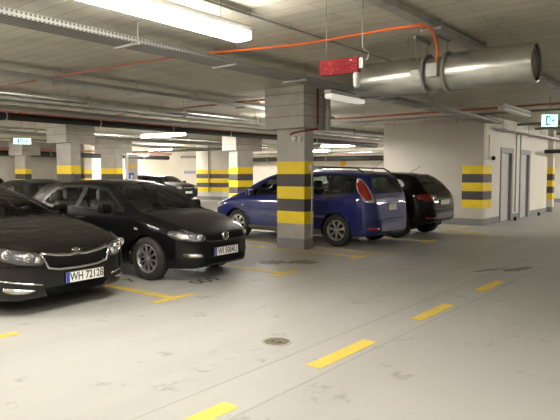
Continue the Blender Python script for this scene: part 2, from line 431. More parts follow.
tag(MB().box(9.62, 9.72, 6.44, 6.505, 2.36, 3.19).build('cable_riser', M['tray']), 'grey vertical cable channel on the right face of the near pillar head', 'cable channel')

# ------------------------------------------------------------------ floor markings
def painted(name, poly, label, cat='floor marking', group=None, m='line', z=.003):
    return tag(MB().prism(poly, .0004, z).build(name, M[m]), label, cat, group)
def rect(x0, x1, y0, y1): return [(x0,y0),(x1,y0),(x1,y1),(x0,y1)]
dl = ['nearest yellow lane dash at the bottom edge of the photo', 'second yellow lane dash, just right of the round floor drain', 'third yellow lane dash, right of the drain and farther on', 'farthest yellow lane dash, just before the damp patch on the joint']
for (a, b_), l in zip(((1.78, 2.66), (3.58, 4.48), (5.42, 6.30), (7.30, 8.15)), dl):
    painted('lane_dash', rect(a, b_, 2.44, 2.58), l, group=None)
def bay_line(x, y1, label, tee=True, y0=5.2):
    p = rect(x-.05, x+.05, y0+.1, y1) if not tee else [(x-.30,y0),(x+.34,y0),(x+.34,y0+.12),(x+.06,y0+.12),(x+.06,y1),(x-.06,y1),(x-.06,y0+.12),(x-.30,y0+.12)]
    painted('bay_line', p, label)
bay_line(2.3, 10.2, 'yellow T-shaped bay line at the left edge, in front of the black saloon')
bay_line(4.55, 10.2, 'yellow T-shaped bay line between the black saloon and the black hatchback')
bay_line(6.75, 10.2, 'yellow T-shaped bay line between the hatchback and the near pillar')
bay_line(8.97, 10.2, 'yellow bay line passing just left of the near pillar', tee=True)
bay_line(9.62, 10.2, 'yellow bay line between the near pillar and the blue minivan', tee=False, y0=4.8)
bay_line(12.02, 10.2, 'yellow bay line between the blue minivan and the black crossover', tee=True)
bay_line(14.5, 10.2, 'yellow bay line right of the black crossover', tee=True)
painted('bay_line', rect(14.9, 16.4, 5.95, 6.05), 'short yellow line on the floor along the striped wall corner')
def floor_text(s, cx, cy, size, label):
    vv, ff = text_verts(s, size, 1.0)
    b = MB(); b.quads([(cx + x*.95, cy + y, .004) for x, y, z in vv], ff)
    tag(b.build('bay_number', M['number'], normals=False), label, 'bay number')
floor_text('009', 5.60, 5.77, .36, 'worn dark bay number painted under the nose of the black hatchback')
floor_text('7', 4.95, 6.62, .30, 'dark painted bay digit between the black saloon and the hatchback wheel')
def blob(cx, cy, rx, ry, ang, name, label, m, seed=1, z=.002, cat='stain'):
    rnd = random.Random(seed); P = []
    for k in range(28):
        t = 2*PI*k/28; q = 1+rnd.uniform(-.25,.25); x, y = rx*q*math.cos(t), ry*q*math.sin(t)
        P.append((cx+x*math.cos(ang)-y*math.sin(ang), cy+x*math.sin(ang)+y*math.cos(ang)))
    painted(name, P, label, cat, None, m, z)
blob(7.50, 6.10, .22, .22, -.9, 'oil_stain', 'brown oil stain in the empty bay, the left one of two', 'damp', 3)
blob(7.84, 5.72, .28, .20, -.9, 'oil_stain', 'darker oil stain in the empty bay, the right one nearer the pillar', 'damp', 4)
blob(9.35, 2.62, .36, .10, -.3, 'damp_patch', 'dark damp patch lying on the floor joint at right', 'damp', 5)
blob(9.0, 2.95, .35, .045, -.35, 'damp_patch', 'thin dark streak just beyond the damp patch on the floor joint', 'damp', 6)
for k, (y, l) in enumerate(((2.82, 'fine floor joint running beside the yellow dashes, the farther of the pair'), (2.36, 'fine floor joint running beside the yellow dashes, the nearer of the pair'))):
    painted('floor_joint', rect(-1, 34, y, y+.016), l, 'floor joint', None, 'joint', .0018)
dr = thing('floor_drain', (3.93, 3.15, 0), 'round brown floor drain cover in the middle of the lane', 'drain cover')
MB().lathe([(.0005,.135),(.006,.135),(.006,.115),(.0005,.115)], (3.93, 3.15, 0), 'z', 36).build('rim', M['joint'], dr)
b = MB(); b.prism([(3.93+.113*math.cos(2*PI*k/32), 3.15+.113*math.sin(2*PI*k/32)) for k in range(32)], .0005, .005)
b.build('cover', M['drain'], dr)
for q in ((3.91, 3.95, 3.10, 3.13), (3.90, 3.93, 3.17, 3.20)): MB().box(*q, .005, .008).build('lifting_slot', M['ink'], dr)
for (x, y, l) in ((19.2, 5.50, 'small black door stop on the floor by the nearer grey door'), (22.0, 5.48, 'small black door stop on the floor by the farther grey door')):
    tag(MB().lathe([(0,.0),(0,.05),(.10,.045),(.13,.02),(.13,.0)], (x, y, 0), 'z', 14).build('door_stop', M['blackrub']), l, 'door stop')

# ------------------------------------------------------------------ luminaires
def fixture(c, along, L, label, lit=1, z=2.9, rods=True, group=None, w=.15):
    cx, cy = c
    t = thing('fluorescent_light', (cx, cy, z), label, 'ceiling light', group=group)
    def bx(l, ww, z0, z1, bev):
        b = MB()
        if along == 'x': b.box(cx-l/2, cx+l/2, cy-ww/2, cy+ww/2, z0, z1, bevel=bev)
        else: b.box(cx-ww/2, cx+ww/2, cy-l/2, cy+l/2, z0, z1, bevel=bev)
        return b
    bx(L, w*.86, z+.045, z+.11, .012).build('housing', M['housing'], t)
    d = bx(L-.03, w, z-.035, z+.045, .03); d.build('diffuser', [M['unlit'], M['tube'], M['tube_far'], M['tube_dim']][lit], t)
    if rods:
        for s_ in (-1, 1):
            r = MB(); px, py = (cx+s_*L*.36, cy) if along == 'x' else (cx, cy+s_*L*.36)
            r.tube([(px, py, z+.11), (px, py, CZ)], .005, 6); r.build('suspension_rod', M['tray'], t)
    return t
fixture((3.20, 4.02), 'x', 2.6, 'large glowing fluorescent light overhead at the upper left, nearest the camera', w=.22)
fixture((8.75, 5.45), 'x', 1.15, 'fluorescent light seen edge-on under the cable tray right of the near pillar', z=2.82, w=.17, lit=3, rods=False)
fixture((13.6, 3.95), 'x', 2.1, 'unlit fluorescent light hanging past the right end of the jet fan', lit=0)
fixture((13.8, 16.4), 'y', 2.3, 'largest of the distant glowing lights, above the black hatchback bonnet', lit=2, w=.22)
fixture((22.1, 26.5), 'y', 1.9, 'second distant glowing light, just below the largest one', lit=2, w=.22)
fixture((22.3, 28.9), 'y', 2.3, 'third distant glowing light, lowest over the far white wall', lit=2, z=2.80, w=.22)
fixture((24.35, 15.6), 'y', 1.9, 'distant glowing light seen right of the near pillar over the minivan roof', lit=2, w=.22)
fixture((8.9, 20.5), 'y', 1.6, 'glowing light at far left beside the exit sign', lit=2, z=2.75) if False else None
# unseen lamps, a few read off bright areas, most added to brighten dull surfaces
for (x, y, al, lit) in ((-1.6, 4.0, 'x', 1), (-.4, 1.6, 'x', 1), (2.0, .2, 'x', 1), (-2.0,8.5,'y',1), (.2, 7.9, 'y', 2), (1.2,15.5,'y',2), (3.0,21.5,'y',2), (3.5, 12.3, 'x', 2), (19.8, .3, 'x', 2), (25, .3, 'x', 2), (29, 12.5, 'y', 2), (29, 20, 'y', 2), (29, 27.0, 'y', 2), (30, 3.0, 'x', 2), (11.0, 8.4, 'x', 1), (13.6, 10.28, 'x', 2), (5.0, 25.0, 'y', 1), (-1.0, 17, 'y', 2), (-1, 22, 'y', 1), (8.6, 25.6, 'y', 2), (6.0, 26.9, 'x', 2), (15.5, .2, 'x', 0)):
    fixture((x, y), al, 1.57, 'unseen added fluorescent light, above the frame or behind a pillar head', lit=lit, group='added ceiling lights out of view', w=.2)

# ------------------------------------------------------------------ ceiling services
def tray(name, pts_xy, z, wdt, label, h=.06, m='tray', hang_every=1.6, cat='cable tray', rungs=True, side=True):
    t = thing(name, (pts_xy[0][0], pts_xy[0][1], z), label, cat)
    b = MB(); hs = []
    for (x0, y0), (x1, y1) in zip(pts_xy, pts_xy[1:]):
        d = Vector((x1-x0, y1-y0, 0)); L = d.length; d.normalize(); nrm = Vector((-d.y, d.x, 0)); c = Vector(((x0+x1)/2, (y0+y1)/2, z))
        b.obox(c, d*(L/2+wdt/2*.0), nrm*(wdt/2), Vector((0,0,.003)))
        for s_ in (-1, 1): b.obox(c+nrm*(s_*wdt/2)+Vector((0,0,h/2)), d*(L/2), nrm*.003, Vector((0,0,h/2)))
        k = int(L/hang_every)
        for i in range(k+1): hs.append((Vector((x0, y0, z)) + d*(L*(i+.5)/(k+1)), nrm))
    b.build('tray_channel', M[m], t)
    c_ = MB()
    for i in range(4):
        off = (i-1.5)*wdt/5
        pts = []
        for k_, (x, y) in enumerate(pts_xy): pts.append((x, y+off, z+.018))
        c_.tube(pts, .012, 6)
    c_.build('cables', M['greypipe'], t)
    for p, nrm in hs:
        r = MB()
        for s_ in (-1, 1): r.tube([p+nrm*(s_*(wdt/2+.03))+Vector((0,0,-.02)), p+nrm*(s_*(wdt/2+.03))+Vector((0,0,CZ-z))], .005, 6)
        r.obox(p+Vector((0,0,-.014)), nrm*(wdt/2+.05), nrm.cross(Vector((0,0,1)))*.02, Vector((0,0,.012)))
        r.build('hanger', M['tray'], t)
    return t
tray('cable_tray', [(-3, 5.50), (14.3, 5.36), (17.1, 5.50)], 2.96, .34, 'broad perforated cable tray running the length of the lane past the near pillar head', m='perforated')
tray('cable_tray', [(3.9, 2.68), (15.5, 2.68)], 3.108, .14, 'narrow pale cable tray above the jet fan')
tray('cable_tray', [(17.3, 5.42), (30.5, 5.42)], 2.80, .30, 'cable tray along the wall above the grey doors')
tray('cable_tray', [(-3, 8.85), (13.5, 8.85)], 3.02, .22, 'thin cable tray highest in the bundle behind the near pillar')
tray('cable_tray', [(-3, 11.25), (24.0, 11.25)], 2.92, .26, 'wide cable tray crossing above the hatchback between the grey pipes')
xs = [-1, 1.5, 4, 6.5, 9, 11.5, 14, 16.5, 19]
def hx(y, z, sel=xs): return [(x, y, z) for x in sel]
pipe('service_duct', [(-3, 9.95, 2.90), (24, 9.95, 2.90)], .085, M['galv'], 'shiny round duct, thickest of the pipes crossing behind the near pillar', 'duct', hang=hx(9.95, 2.90), n=20)
pipe('service_pipe', [(-3, 10.6, 2.93), (24, 10.6, 2.93)], .05, M['galv'], 'medium shiny pipe directly behind the thickest duct', 'pipe', hang=hx(10.6, 2.93), n=14)
pipe('service_pipe', [(-3, 12.1, 2.90), (24, 12.1, 2.90)], .065, M['greypipe'], 'grey lagged pipe between the cable tray and the red sprinkler pipe', 'pipe', hang=hx(12.1, 2.90), n=14)
pipe('sprinkler_pipe', [(-3, 12.75, 2.90), (24, 12.75, 2.90)], .028, M['redpipe'], 'thin red sprinkler pipe just above the black main', 'pipe', hang=hx(12.75, 2.90))
mp_ = pipe('main_pipe', [(-3, 13.25, 2.84), (24, 13.25, 2.84)], .095, M['darkpipe'], 'thick black main pipe crossing the left half under the other pipes', 'pipe', hang=hx(13.25, 2.84), n=18)
MB().lathe([(-.09,.0),(-.09,.13),(.09,.13),(.09,.0)], (6.35, 13.25, 2.86), 'x', 18).build('pipe_coupling', M['darkpipe'], mp_)
pipe('main_pipe', [(-3, 28.0, 2.52), (24, 28.0, 2.52)], .13, M['darkpipe'], 'distant black main pipe in front of the far walls on the left', 'pipe', hang=hx(28.0, 2.52, [4, 10, 16, 22]), n=14)
pipe('sprinkler_pipe', [(-3, 27.7, 2.74), (24, 27.7, 2.74)], .055, M['redpipe'], 'distant red pipe lying above the black main on the left', 'pipe', hang=hx(27.7, 2.74, [4, 10, 16, 22]))
pipe('main_pipe', [(31.5, 9, 2.45), (31.5, 30.5, 2.55)], .16, M['darkpipe'], 'distant black main pipe right of the near pillar against the white wall', 'pipe', hang=[(31.5, y, 2.49) for y in (11, 16, 21, 26)], n=14)
pipe('sprinkler_pipe', [(31.3, 9, 2.72), (31.3, 30.5, 2.8)], .05, M['redpipe'], 'distant red pipe above the black main right of the near pillar', 'pipe', hang=[(31.3, y, 2.76) for y in (11, 16, 21, 26)])
# runs across (towards +y)
pipe('ceiling_conduit', [(5.20, 14.5, 3.12), (5.20, 8.5, 3.1), (5.27, 6.73, 3.1), (5.43, 5.65, 3.1)], .013, M['redpipe'], 'thin reddish conduit under the ceiling at upper left, left of the big light', 'conduit', hang=[(5.20, y, 3.1) for y in (8.6, 10.4)])
oc = [(5.45, 5.53, 3.1), (5.66, 4.75, 3.1), (5.77, 4.3, 3.1), (5.80, 3.85, 3.1), (5.80, 3.31, 3.1), (5.72, 2.97, 3.08), (5.66, 2.72, 3.05), (5.67, 2.62, 3.05), (5.78, 2.59, 3.05), (5.96, 2.62, 3.05), (6.20, 2.70, 3.04), (6.42, 2.76, 3.0), (6.54, 2.80, 2.93), (6.575, 2.84, 2.83)]
pipe('orange_cable', oc, .016, M['orange'], 'bright orange cable running under the ceiling and drooping down into the jet fan', 'cable', n=8)
pipe('sprinkler_pipe', [(9.75, 7.7, 3.135), (9.75, 14.5, 3.135)], .02, M['redpipe'], 'thin red pipe meeting the left side of the near pillar head', 'pipe', hang=[(9.75, y, 3.135) for y in (8.3, 10, 11.7)])
pipe('sprinkler_pipe', [(13.8, 1, 3.05), (13.8, 11, 3.05)], .028, M['redpipe'], 'red pipe under the ceiling behind the jet fan, above the black crossover', 'pipe', hang=[(13.8, y, 3.05) for y in (4.5, 6.2, 8)])
pipe('service_pipe', [(15.3, 3, 3.08), (15.3, 10, 3.08)], .03, M['greypipe'], 'grey pipe along the ceiling in front of the blank wall', 'pipe', hang=[(15.3, y, 3.08) for y in (5, 7, 9)])
pipe('service_pipe', [(16.38, 5.9, 3.03), (16.38, 9.5, 3.03)], .035, M['beigewall'], 'pale pipe clipped along the top of the blank wall', 'pipe', hang=[(16.38, y, 3.03) for y in (6.4, 7.4, 8.4)])
pipe('ceiling_conduit', [(-3, 4.05, 3.16), (9.0, 4.02, 3.16)], .012, M['greypipe'], 'thin grey conduit along the ceiling between the big light and the red sign', 'conduit', hang=[(x, 4.04, 3.16) for x in (4.6, 5.3, 6.2)])
for (x, y0, y1, l) in ((18.5, 2.0, 5.3, 'grey pipe crossing the lane ceiling at right, nearest of the three'), (20.5, 1.0, 5.3, 'grey pipe crossing the lane ceiling at right, middle of the three'), (23.5, 1.0, 5.3, 'grey pipe crossing the lane ceiling at right, farthest of the three')):
    pipe('service_pipe', [(x, y0, 3.02), (x, y1, 3.02)], .045, M['greypipe'], l, 'pipe', hang=[(x, (y0+y1)/2, 3.02)])
pipe('main_pipe', [(22.0, 5.3, 2.30), (25.2, 4.2, 2.42)], .075, M['darkpipe'], 'short thick black pipe at right near the far door', 'pipe', hang=[(23.2, 4.89, 2.345)])
for i, (y, l) in enumerate(((18.3, 'long grey pipe far back, nearest of the distant three'), (20.0, 'long grey pipe far back, middle of the distant three'), (24.0, 'long grey pipe far back, farthest of the distant three'))):
    pipe('service_pipe', [(-3, y, 2.95), (26.5, y, 2.95)], .07, M['galv'] if i != 1 else M['greypipe'], l, 'pipe', hang=hx(y, 2.95, [5, 10, 15, 20, 25]))
pipe('service_pipe', [(20, 13.7, 2.70), (20, 27.3, 2.70)], .07, M['galv'], 'shiny pipe running back toward the far wall right of the near pillar', 'pipe', hang=[(20, y, 2.70) for y in (15, 18.9, 22)])
pipe('service_pipe', [(26.9, 9, 2.66), (26.9, 30, 2.66)], .09, M['galv'], 'thicker shiny pipe running back beyond the wall corner', 'pipe', hang=[(26.9, y, 2.66) for y in (15, 18.9, 22)])
# conduits on the wall above the doors
for (x, l) in ((19.50, 'pale vertical conduit left of the pair between the grey doors'), (19.98, 'pale vertical conduit right of the pair between the grey doors')):
    pipe('wall_conduit', [(x, 5.60, .25), (x, 5.60, 2.78)], .022, M['greypipe'], l, 'conduit')

# ------------------------------------------------------------------ jet fan
jf = thing('jet_fan', (6.80, 2.85, 2.73), 'long galvanised jet fan hung from the ceiling with silencers each side', 'ventilation fan')
FX, FZ, FR = 6.80, 2.735, .226
def shell(y0, y1, r):
    b = MB(); b.lathe([(y0, r-.03), (y0, r-.005), (y0+.01, r), (y1-.01, r), (y1, r-.005), (y1, r-.03), (y0, r-.03)], (FX, 0, FZ), 'y', 48); return b
s1 = shell(1.76, 2.76, FR).build('silencer', M['galv'], jf)
s2 = shell(3.02, 3.98, FR).build('silencer', M['galv'], jf)
shell(2.76, 3.02, FR-.03).build('fan_casing', M['tray'], jf)
for yy in (2.76, 3.02):
    b = MB(); b.lathe([(-.012, FR-.01), (-.012, FR+.022), (.012, FR+.022), (.012, FR-.01), (-.012, FR-.01)], (FX, yy, FZ), 'y', 48); b.build('flange_ring', M['greypipe'], jf)
# mouth: grille cage and dark hub at the near end
b = MB()
for rr in (.05, .09, .13, .165): b.lathe([(-.004, rr-.004), (-.004, rr+.004), (.004, rr+.004), (.004, rr-.004), (-.004, rr-.004)], (FX, 1.785, FZ), 'y', 32)
for k in range(8):
    a = PI*k/8; d = Vector((math.cos(a), 0, math.sin(a))); c0 = Vector((FX, 1.785, FZ)); b.tube([c0-d*.178, c0+d*.178], .004, 6)
b.build('guard_grille', M['tray'], jf)
b = MB(); b.lathe([(1.80, FR-.034), (2.70, FR-.034), (2.70, .001)], (FX, 0, FZ), 'y', 40); b.build('dark_mouth_lining', M['liner'], jf)  # near-black lining stands in for the shade inside the fan mouth
b = MB(); b.lathe([(1.95, .0), (1.96, .07), (2.6, .07), (2.7, .001)], (FX, 0, FZ), 'y', 24)
b.build('hub_pod', M['darkpipe'], jf)
b = MB()
for k in range(7):
    a = 2*PI*k/7; d = Vector((math.cos(a), 0, math.sin(a))); tn = Vector((-math.sin(a), .8, math.cos(a))).normalized()
    b.obox(Vector((FX, 2.88, FZ))+d*.10, d*.07, tn*.04, tn.cross(d)*.004)
b.build('impeller', M['greypipe'], jf)
b = MB(); b.lathe([(2.84, .001), (2.84, .172), (2.92, .172), (2.92, .001)], (FX, 0, FZ), 'y', 24); b.build('baffle_plate', M['liner'], jf)
MB().box(6.53, 6.62, 2.81, 2.95, 2.66, 2.82, bevel=.008).build('terminal_box', M['housing'], jf)
MB().box(FX-FR-.004, FX-FR+.012, 3.06, 3.16, 2.70, 2.77).build('rating_label', M['plastic'], jf)
for yy in (2.86, 3.12):
    for dx in (-.16, .16): MB().tube([(FX+dx, yy, FZ+.13), (FX+dx, yy, CZ)], .007, 6).build('hanger_rod', M['tray'], jf)
    b = MB(); b.obox((FX, yy, 3.165), (.22, 0, 0), (0, .02, 0), (0, 0, .02)); b.build('hanger_rail', M['tray'], jf)
b = MB(); b.tube([(FX-.12, 3.25, 3.19), (FX-.12, 3.25, FZ+.16)], .005, 6); b.build('safety_rod', M['tray'], jf)

# red display board
sgn = thing('led_warning_sign', (4.82, 3.07, 2.47), 'red dotted warning display hanging in front of the left end of the jet fan', 'sign')
a_ = Vector((4.80, 3.28, 0)); b2 = Vector((4.84, 2.86, 0)); dd = (b2-a_).normalized(); nn = Vector((dd.y, -dd.x, 0)); cc = (a_+b2)/2
if nn.dot(cc) > 0: nn = -nn
ww = (b2-a_).length/2
b = MB(); b.obox(cc+Vector((0,0,2.55)), dd*ww, nn*.03, Vector((0,0,.072))); b.build('sign_case', M['redcable'], sgn)
b = MB(); b.obox(cc+nn*.032+Vector((0,0,2.55)), dd*(ww-.008), nn*.002, Vector((0,0,.066))); b.build('display_face', M['led'], sgn)
b = MB(); b.obox(b2+dd*.025+Vector((0,0,2.56)), dd*.022, nn*.025, Vector((0,0,.05))); b.build('cable_gland_box', M['tray'], sgn)
b = MB(); e = b2+dd*.03
b.tube([(e.x, e.y, CZ), (e.x, e.y, 2.72), (e.x-.01, e.y-.03, 2.68), (e.x, e.y-.07, 2.66), (e.x, e.y-.06, 2.60), (e.x, e.y-.01, 2.56)], .007, 8); b.build('supply_cable', M['greypipe'], sgn)
b = MB(); q = a_+dd*.06; b.tube([(q.x, q.y, 2.60), (q.x, q.y, CZ)], .003, 6); b.build('suspension_wire', M['tray'], sgn)
b = MB(); b.lathe([(2.33, .001), (2.335, .022), (2.35, .032), (2.465, .034), (2.48, .02)], (b2.x, b2.y+.03, 0), 'z', 16)
b.build('detector_head', M['housing'], sgn)

# camera on the right wall corner
cm = thing('security_camera', (16.95, 5.60, 1.95), 'small camera on a drop pole at the striped wall corner', 'camera')
MB().tube([(16.85, 5.60, 2.62), (16.85, 5.60, 2.0), (17.0, 5.56, 1.97)], .018, 8).build('drop_pole', M['plastic'], cm)
MB().lathe([(-.07,.001),(-.06,.04),(-.02,.062),(.03,.055),(.06,.02),(.065,.001)], (17.06, 5.54, 1.97), 'z', 16).build('camera_head', M['darkpipe'], cm)

# exit signs
def exit_sign(c, wv, h, label, up=Vector((0,0,1)), text=True, hang=True):
    c = Vector(c); wv = Vector(wv); nv = Vector((wv.y, -wv.x, 0)).normalized()
    if nv.dot(c) > 0: nv = -nv
    t = thing('exit_sign', c-Vector((0,0,h/2)), label, 'sign')
    wd = wv.normalized()
    if wd.x < 0: wd = -wd
    Wh = wv.length/2; b = MB(); b.obox(c, wd*Wh, nv*.03, Vector((0,0,h/2))); b.build('light_box', M['exitface'], t)
    b = MB()
    def pl(x, z, wx, wz): b.obox(c+nv*.033+wd*(x*Wh)+Vector((0,0,z*h/2)), wd*(wx*Wh), nv*.002, Vector((0,0,wz*h/2)))
    pl(-.28, 0, .30, .78)
    b.build('pictogram_panel', M['exitgreen'], t)
    b = MB()
    def pw(x, z, wx, wz): b.obox(c+nv*.037+wd*(x*Wh)+Vector((0,0,z*h/2)), wd*(wx*Wh), nv*.002, Vector((0,0,wz*h/2)))
    pw(-.30, .50, .05, .12); pw(-.32, .1, .06, .28); pw(-.22, -.1, .13, .06); pw(-.40, -.35, .08, .08); pw(-.24, -.45, .05, .2); pw(-.13, .0, .035, .60)
    b.build('running_figure', M['exitface'], t)
    b = MB(); 
    b.obox(c+nv*.033+wd*(.35*Wh), wd*(.20*Wh), nv*.002, Vector((0,0,.10*h/2)))
    b.obox(c+nv*.033+wd*(.48*Wh)+Vector((0,0,.14*h)), (wd-Vector((0,0,1)))*(.11*Wh), nv*.002, (wd+Vector((0,0,1)))*(.03*Wh))
    b.obox(c+nv*.033+wd*(.48*Wh)-Vector((0,0,.14*h)), (wd+Vector((0,0,1)))*(.11*Wh), nv*.002, (wd-Vector((0,0,1)))*(.03*Wh))
    b.build('arrow', M['exitgreen'], t)
    if hang:
        b = MB(); b.tube([c+Vector((0,0,h/2)), (c.x, c.y, CZ)], .008, 6); b.build('suspension_rod', M['tray'], t)
    return t
exit_sign((8.35, 16.05, 2.44), (.42, -.18, 0), .17, 'lit green and white exit sign hanging at the far left')
exit_sign((13.6, 3.22, 2.67), (.20, -.26, 0), .26, 'glowing bluish exit sign at the right edge above the lane')

# small far signs
sp = thing('wall_sign', (28.6, 30.9, 1.5), 'small violet lettered sign on the far wall over the black off-roader', 'sign')
MB().box(28.05, 29.15, 30.96, 30.998, 1.50, 1.76).build('sign_plate', M['sign'], sp)
b = MB()
for k, wd_ in enumerate((.05, .09, .05, .09, .04, .09)): b.box(28.13+k*.16, 28.13+k*.16+wd_*1.2, 30.95, 30.96, 1.57, 1.69)
b.build('lettering', M['signblue'], sp)
pb = thing('wall_plate', (15.8, 21.0, 1.3), 'blue notice plate with orange plate above beside the distant pillar', 'sign')
MB().box(15.80, 16.05, 21.05, 21.09, 1.2, 1.55).build('blue_panel', M['bluebox'], pb)
MB().box(15.80, 16.05, 21.05, 21.09, 1.75, 1.95).build('orange_panel', M['orangelamp'], pb)
MB().box(15.87, 15.98, 21.03, 21.05, 1.3, 1.45).build('white_symbol', M['plate'], pb)
pst = MB(); pst.box(15.60, 15.74, 21.02, 21.07, 0, 2.38); tag(pst.build('white_post', M['white']), 'slim white post right of the distant banded pillar', 'post')
tag(MB().box(15.74, 16.3, 21.10, 21.25, 0, 2.2).build('grey_partition', M['conc']), 'short grey partition carrying the blue and orange plates', 'partition')
tag(MB().lathe([(0,.001),(0,.24),(-.06,.24),(-.1,.14),(-.1,.001)], (32.98, 20.7, 2.24), 'x', 18).build('orange_beacon', M['orangelamp']), 'small round yellow-orange plate on the far wall above the minivan', 'beacon')

# ================================================================== CARS (front towards local -y, s = distance behind the nose)
def pchip(ctrl):
    xs = [c[0] for c in ctrl]; ys = [c[1] for c in ctrl]; n = len(xs)
    d = [(ys[i+1]-ys[i])/(xs[i+1]-xs[i]) for i in range(n-1)]; mm = [d[0]]+[0 if d[i-1]*d[i] <= 0 else 2*d[i-1]*d[i]/(d[i-1]+d[i]) for i in range(1, n-1)]+[d[-1]]
    def f(x):
        if x <= xs[0]: return ys[0]
        if x >= xs[-1]: return ys[-1]
        i = 0
        while x > xs[i+1]: i += 1
        h = xs[i+1]-xs[i]; t = (x-xs[i])/h
        return ys[i]*(2*t**3-3*t*t+1)+h*mm[i]*(t**3-2*t*t+t)+ys[i+1]*(-2*t**3+3*t*t)+h*mm[i+1]*(t**3-t*t)
    return f

def inpoly(x, y, P):
    r = False; n = len(P)
    for i in range(n):
        x1, y1 = P[i]; x2, y2 = P[i-1]
        if (y1 > y) != (y2 > y) and x < (x2-x1)*(y-y1)/(y2-y1)+x1: r = not r
    return r
def nearest_on(x, y, P):
    best = None
    for i in range(len(P)):
        a, b = P[i-1], P[i]; dx, dy = b[0]-a[0], b[1]-a[1]; L = dx*dx+dy*dy or 1e-9
        t = max(0, min(1, ((x-a[0])*dx+(y-a[1])*dy)/L)); q = (a[0]+dx*t, a[1]+dy*t); D = math.hypot(q[0]-x, q[1]-y)
        if best is None or D < best[0]: best = (D, q)
    return best
def smooth_poly(P, k=4, r=.22):   # round the corners of a polygon
    out = []
    n = len(P)
    for i in range(n):
        p0, p1, p2 = Vector(P[i-1]), Vector(P[i]), Vector(P[(i+1) % n])
        a = p1+(p0-p1)*r*min(1, .2/max((p0-p1).length, 1e-6)+.0); c = p1+(p2-p1)*r*min(1, .2/max((p2-p1).length, 1e-6))
        for j in range(k+1):
            t = j/k; q = a*(1-t)**2+p1*2*t*(1-t)+c*t*t; out.append((q.x, q.y))
    return out

def largest(fs):
    S_ = set(fs); best = []
    while S_:
        st = [S_.pop()]; comp = [st[0]]
        while st:
            f = st.pop()
            for e in f.edges:
                for g in e.link_faces:
                    if g in S_: S_.discard(g); st.append(g); comp.append(g)
        if len(comp) > len(best): best = comp
    return best

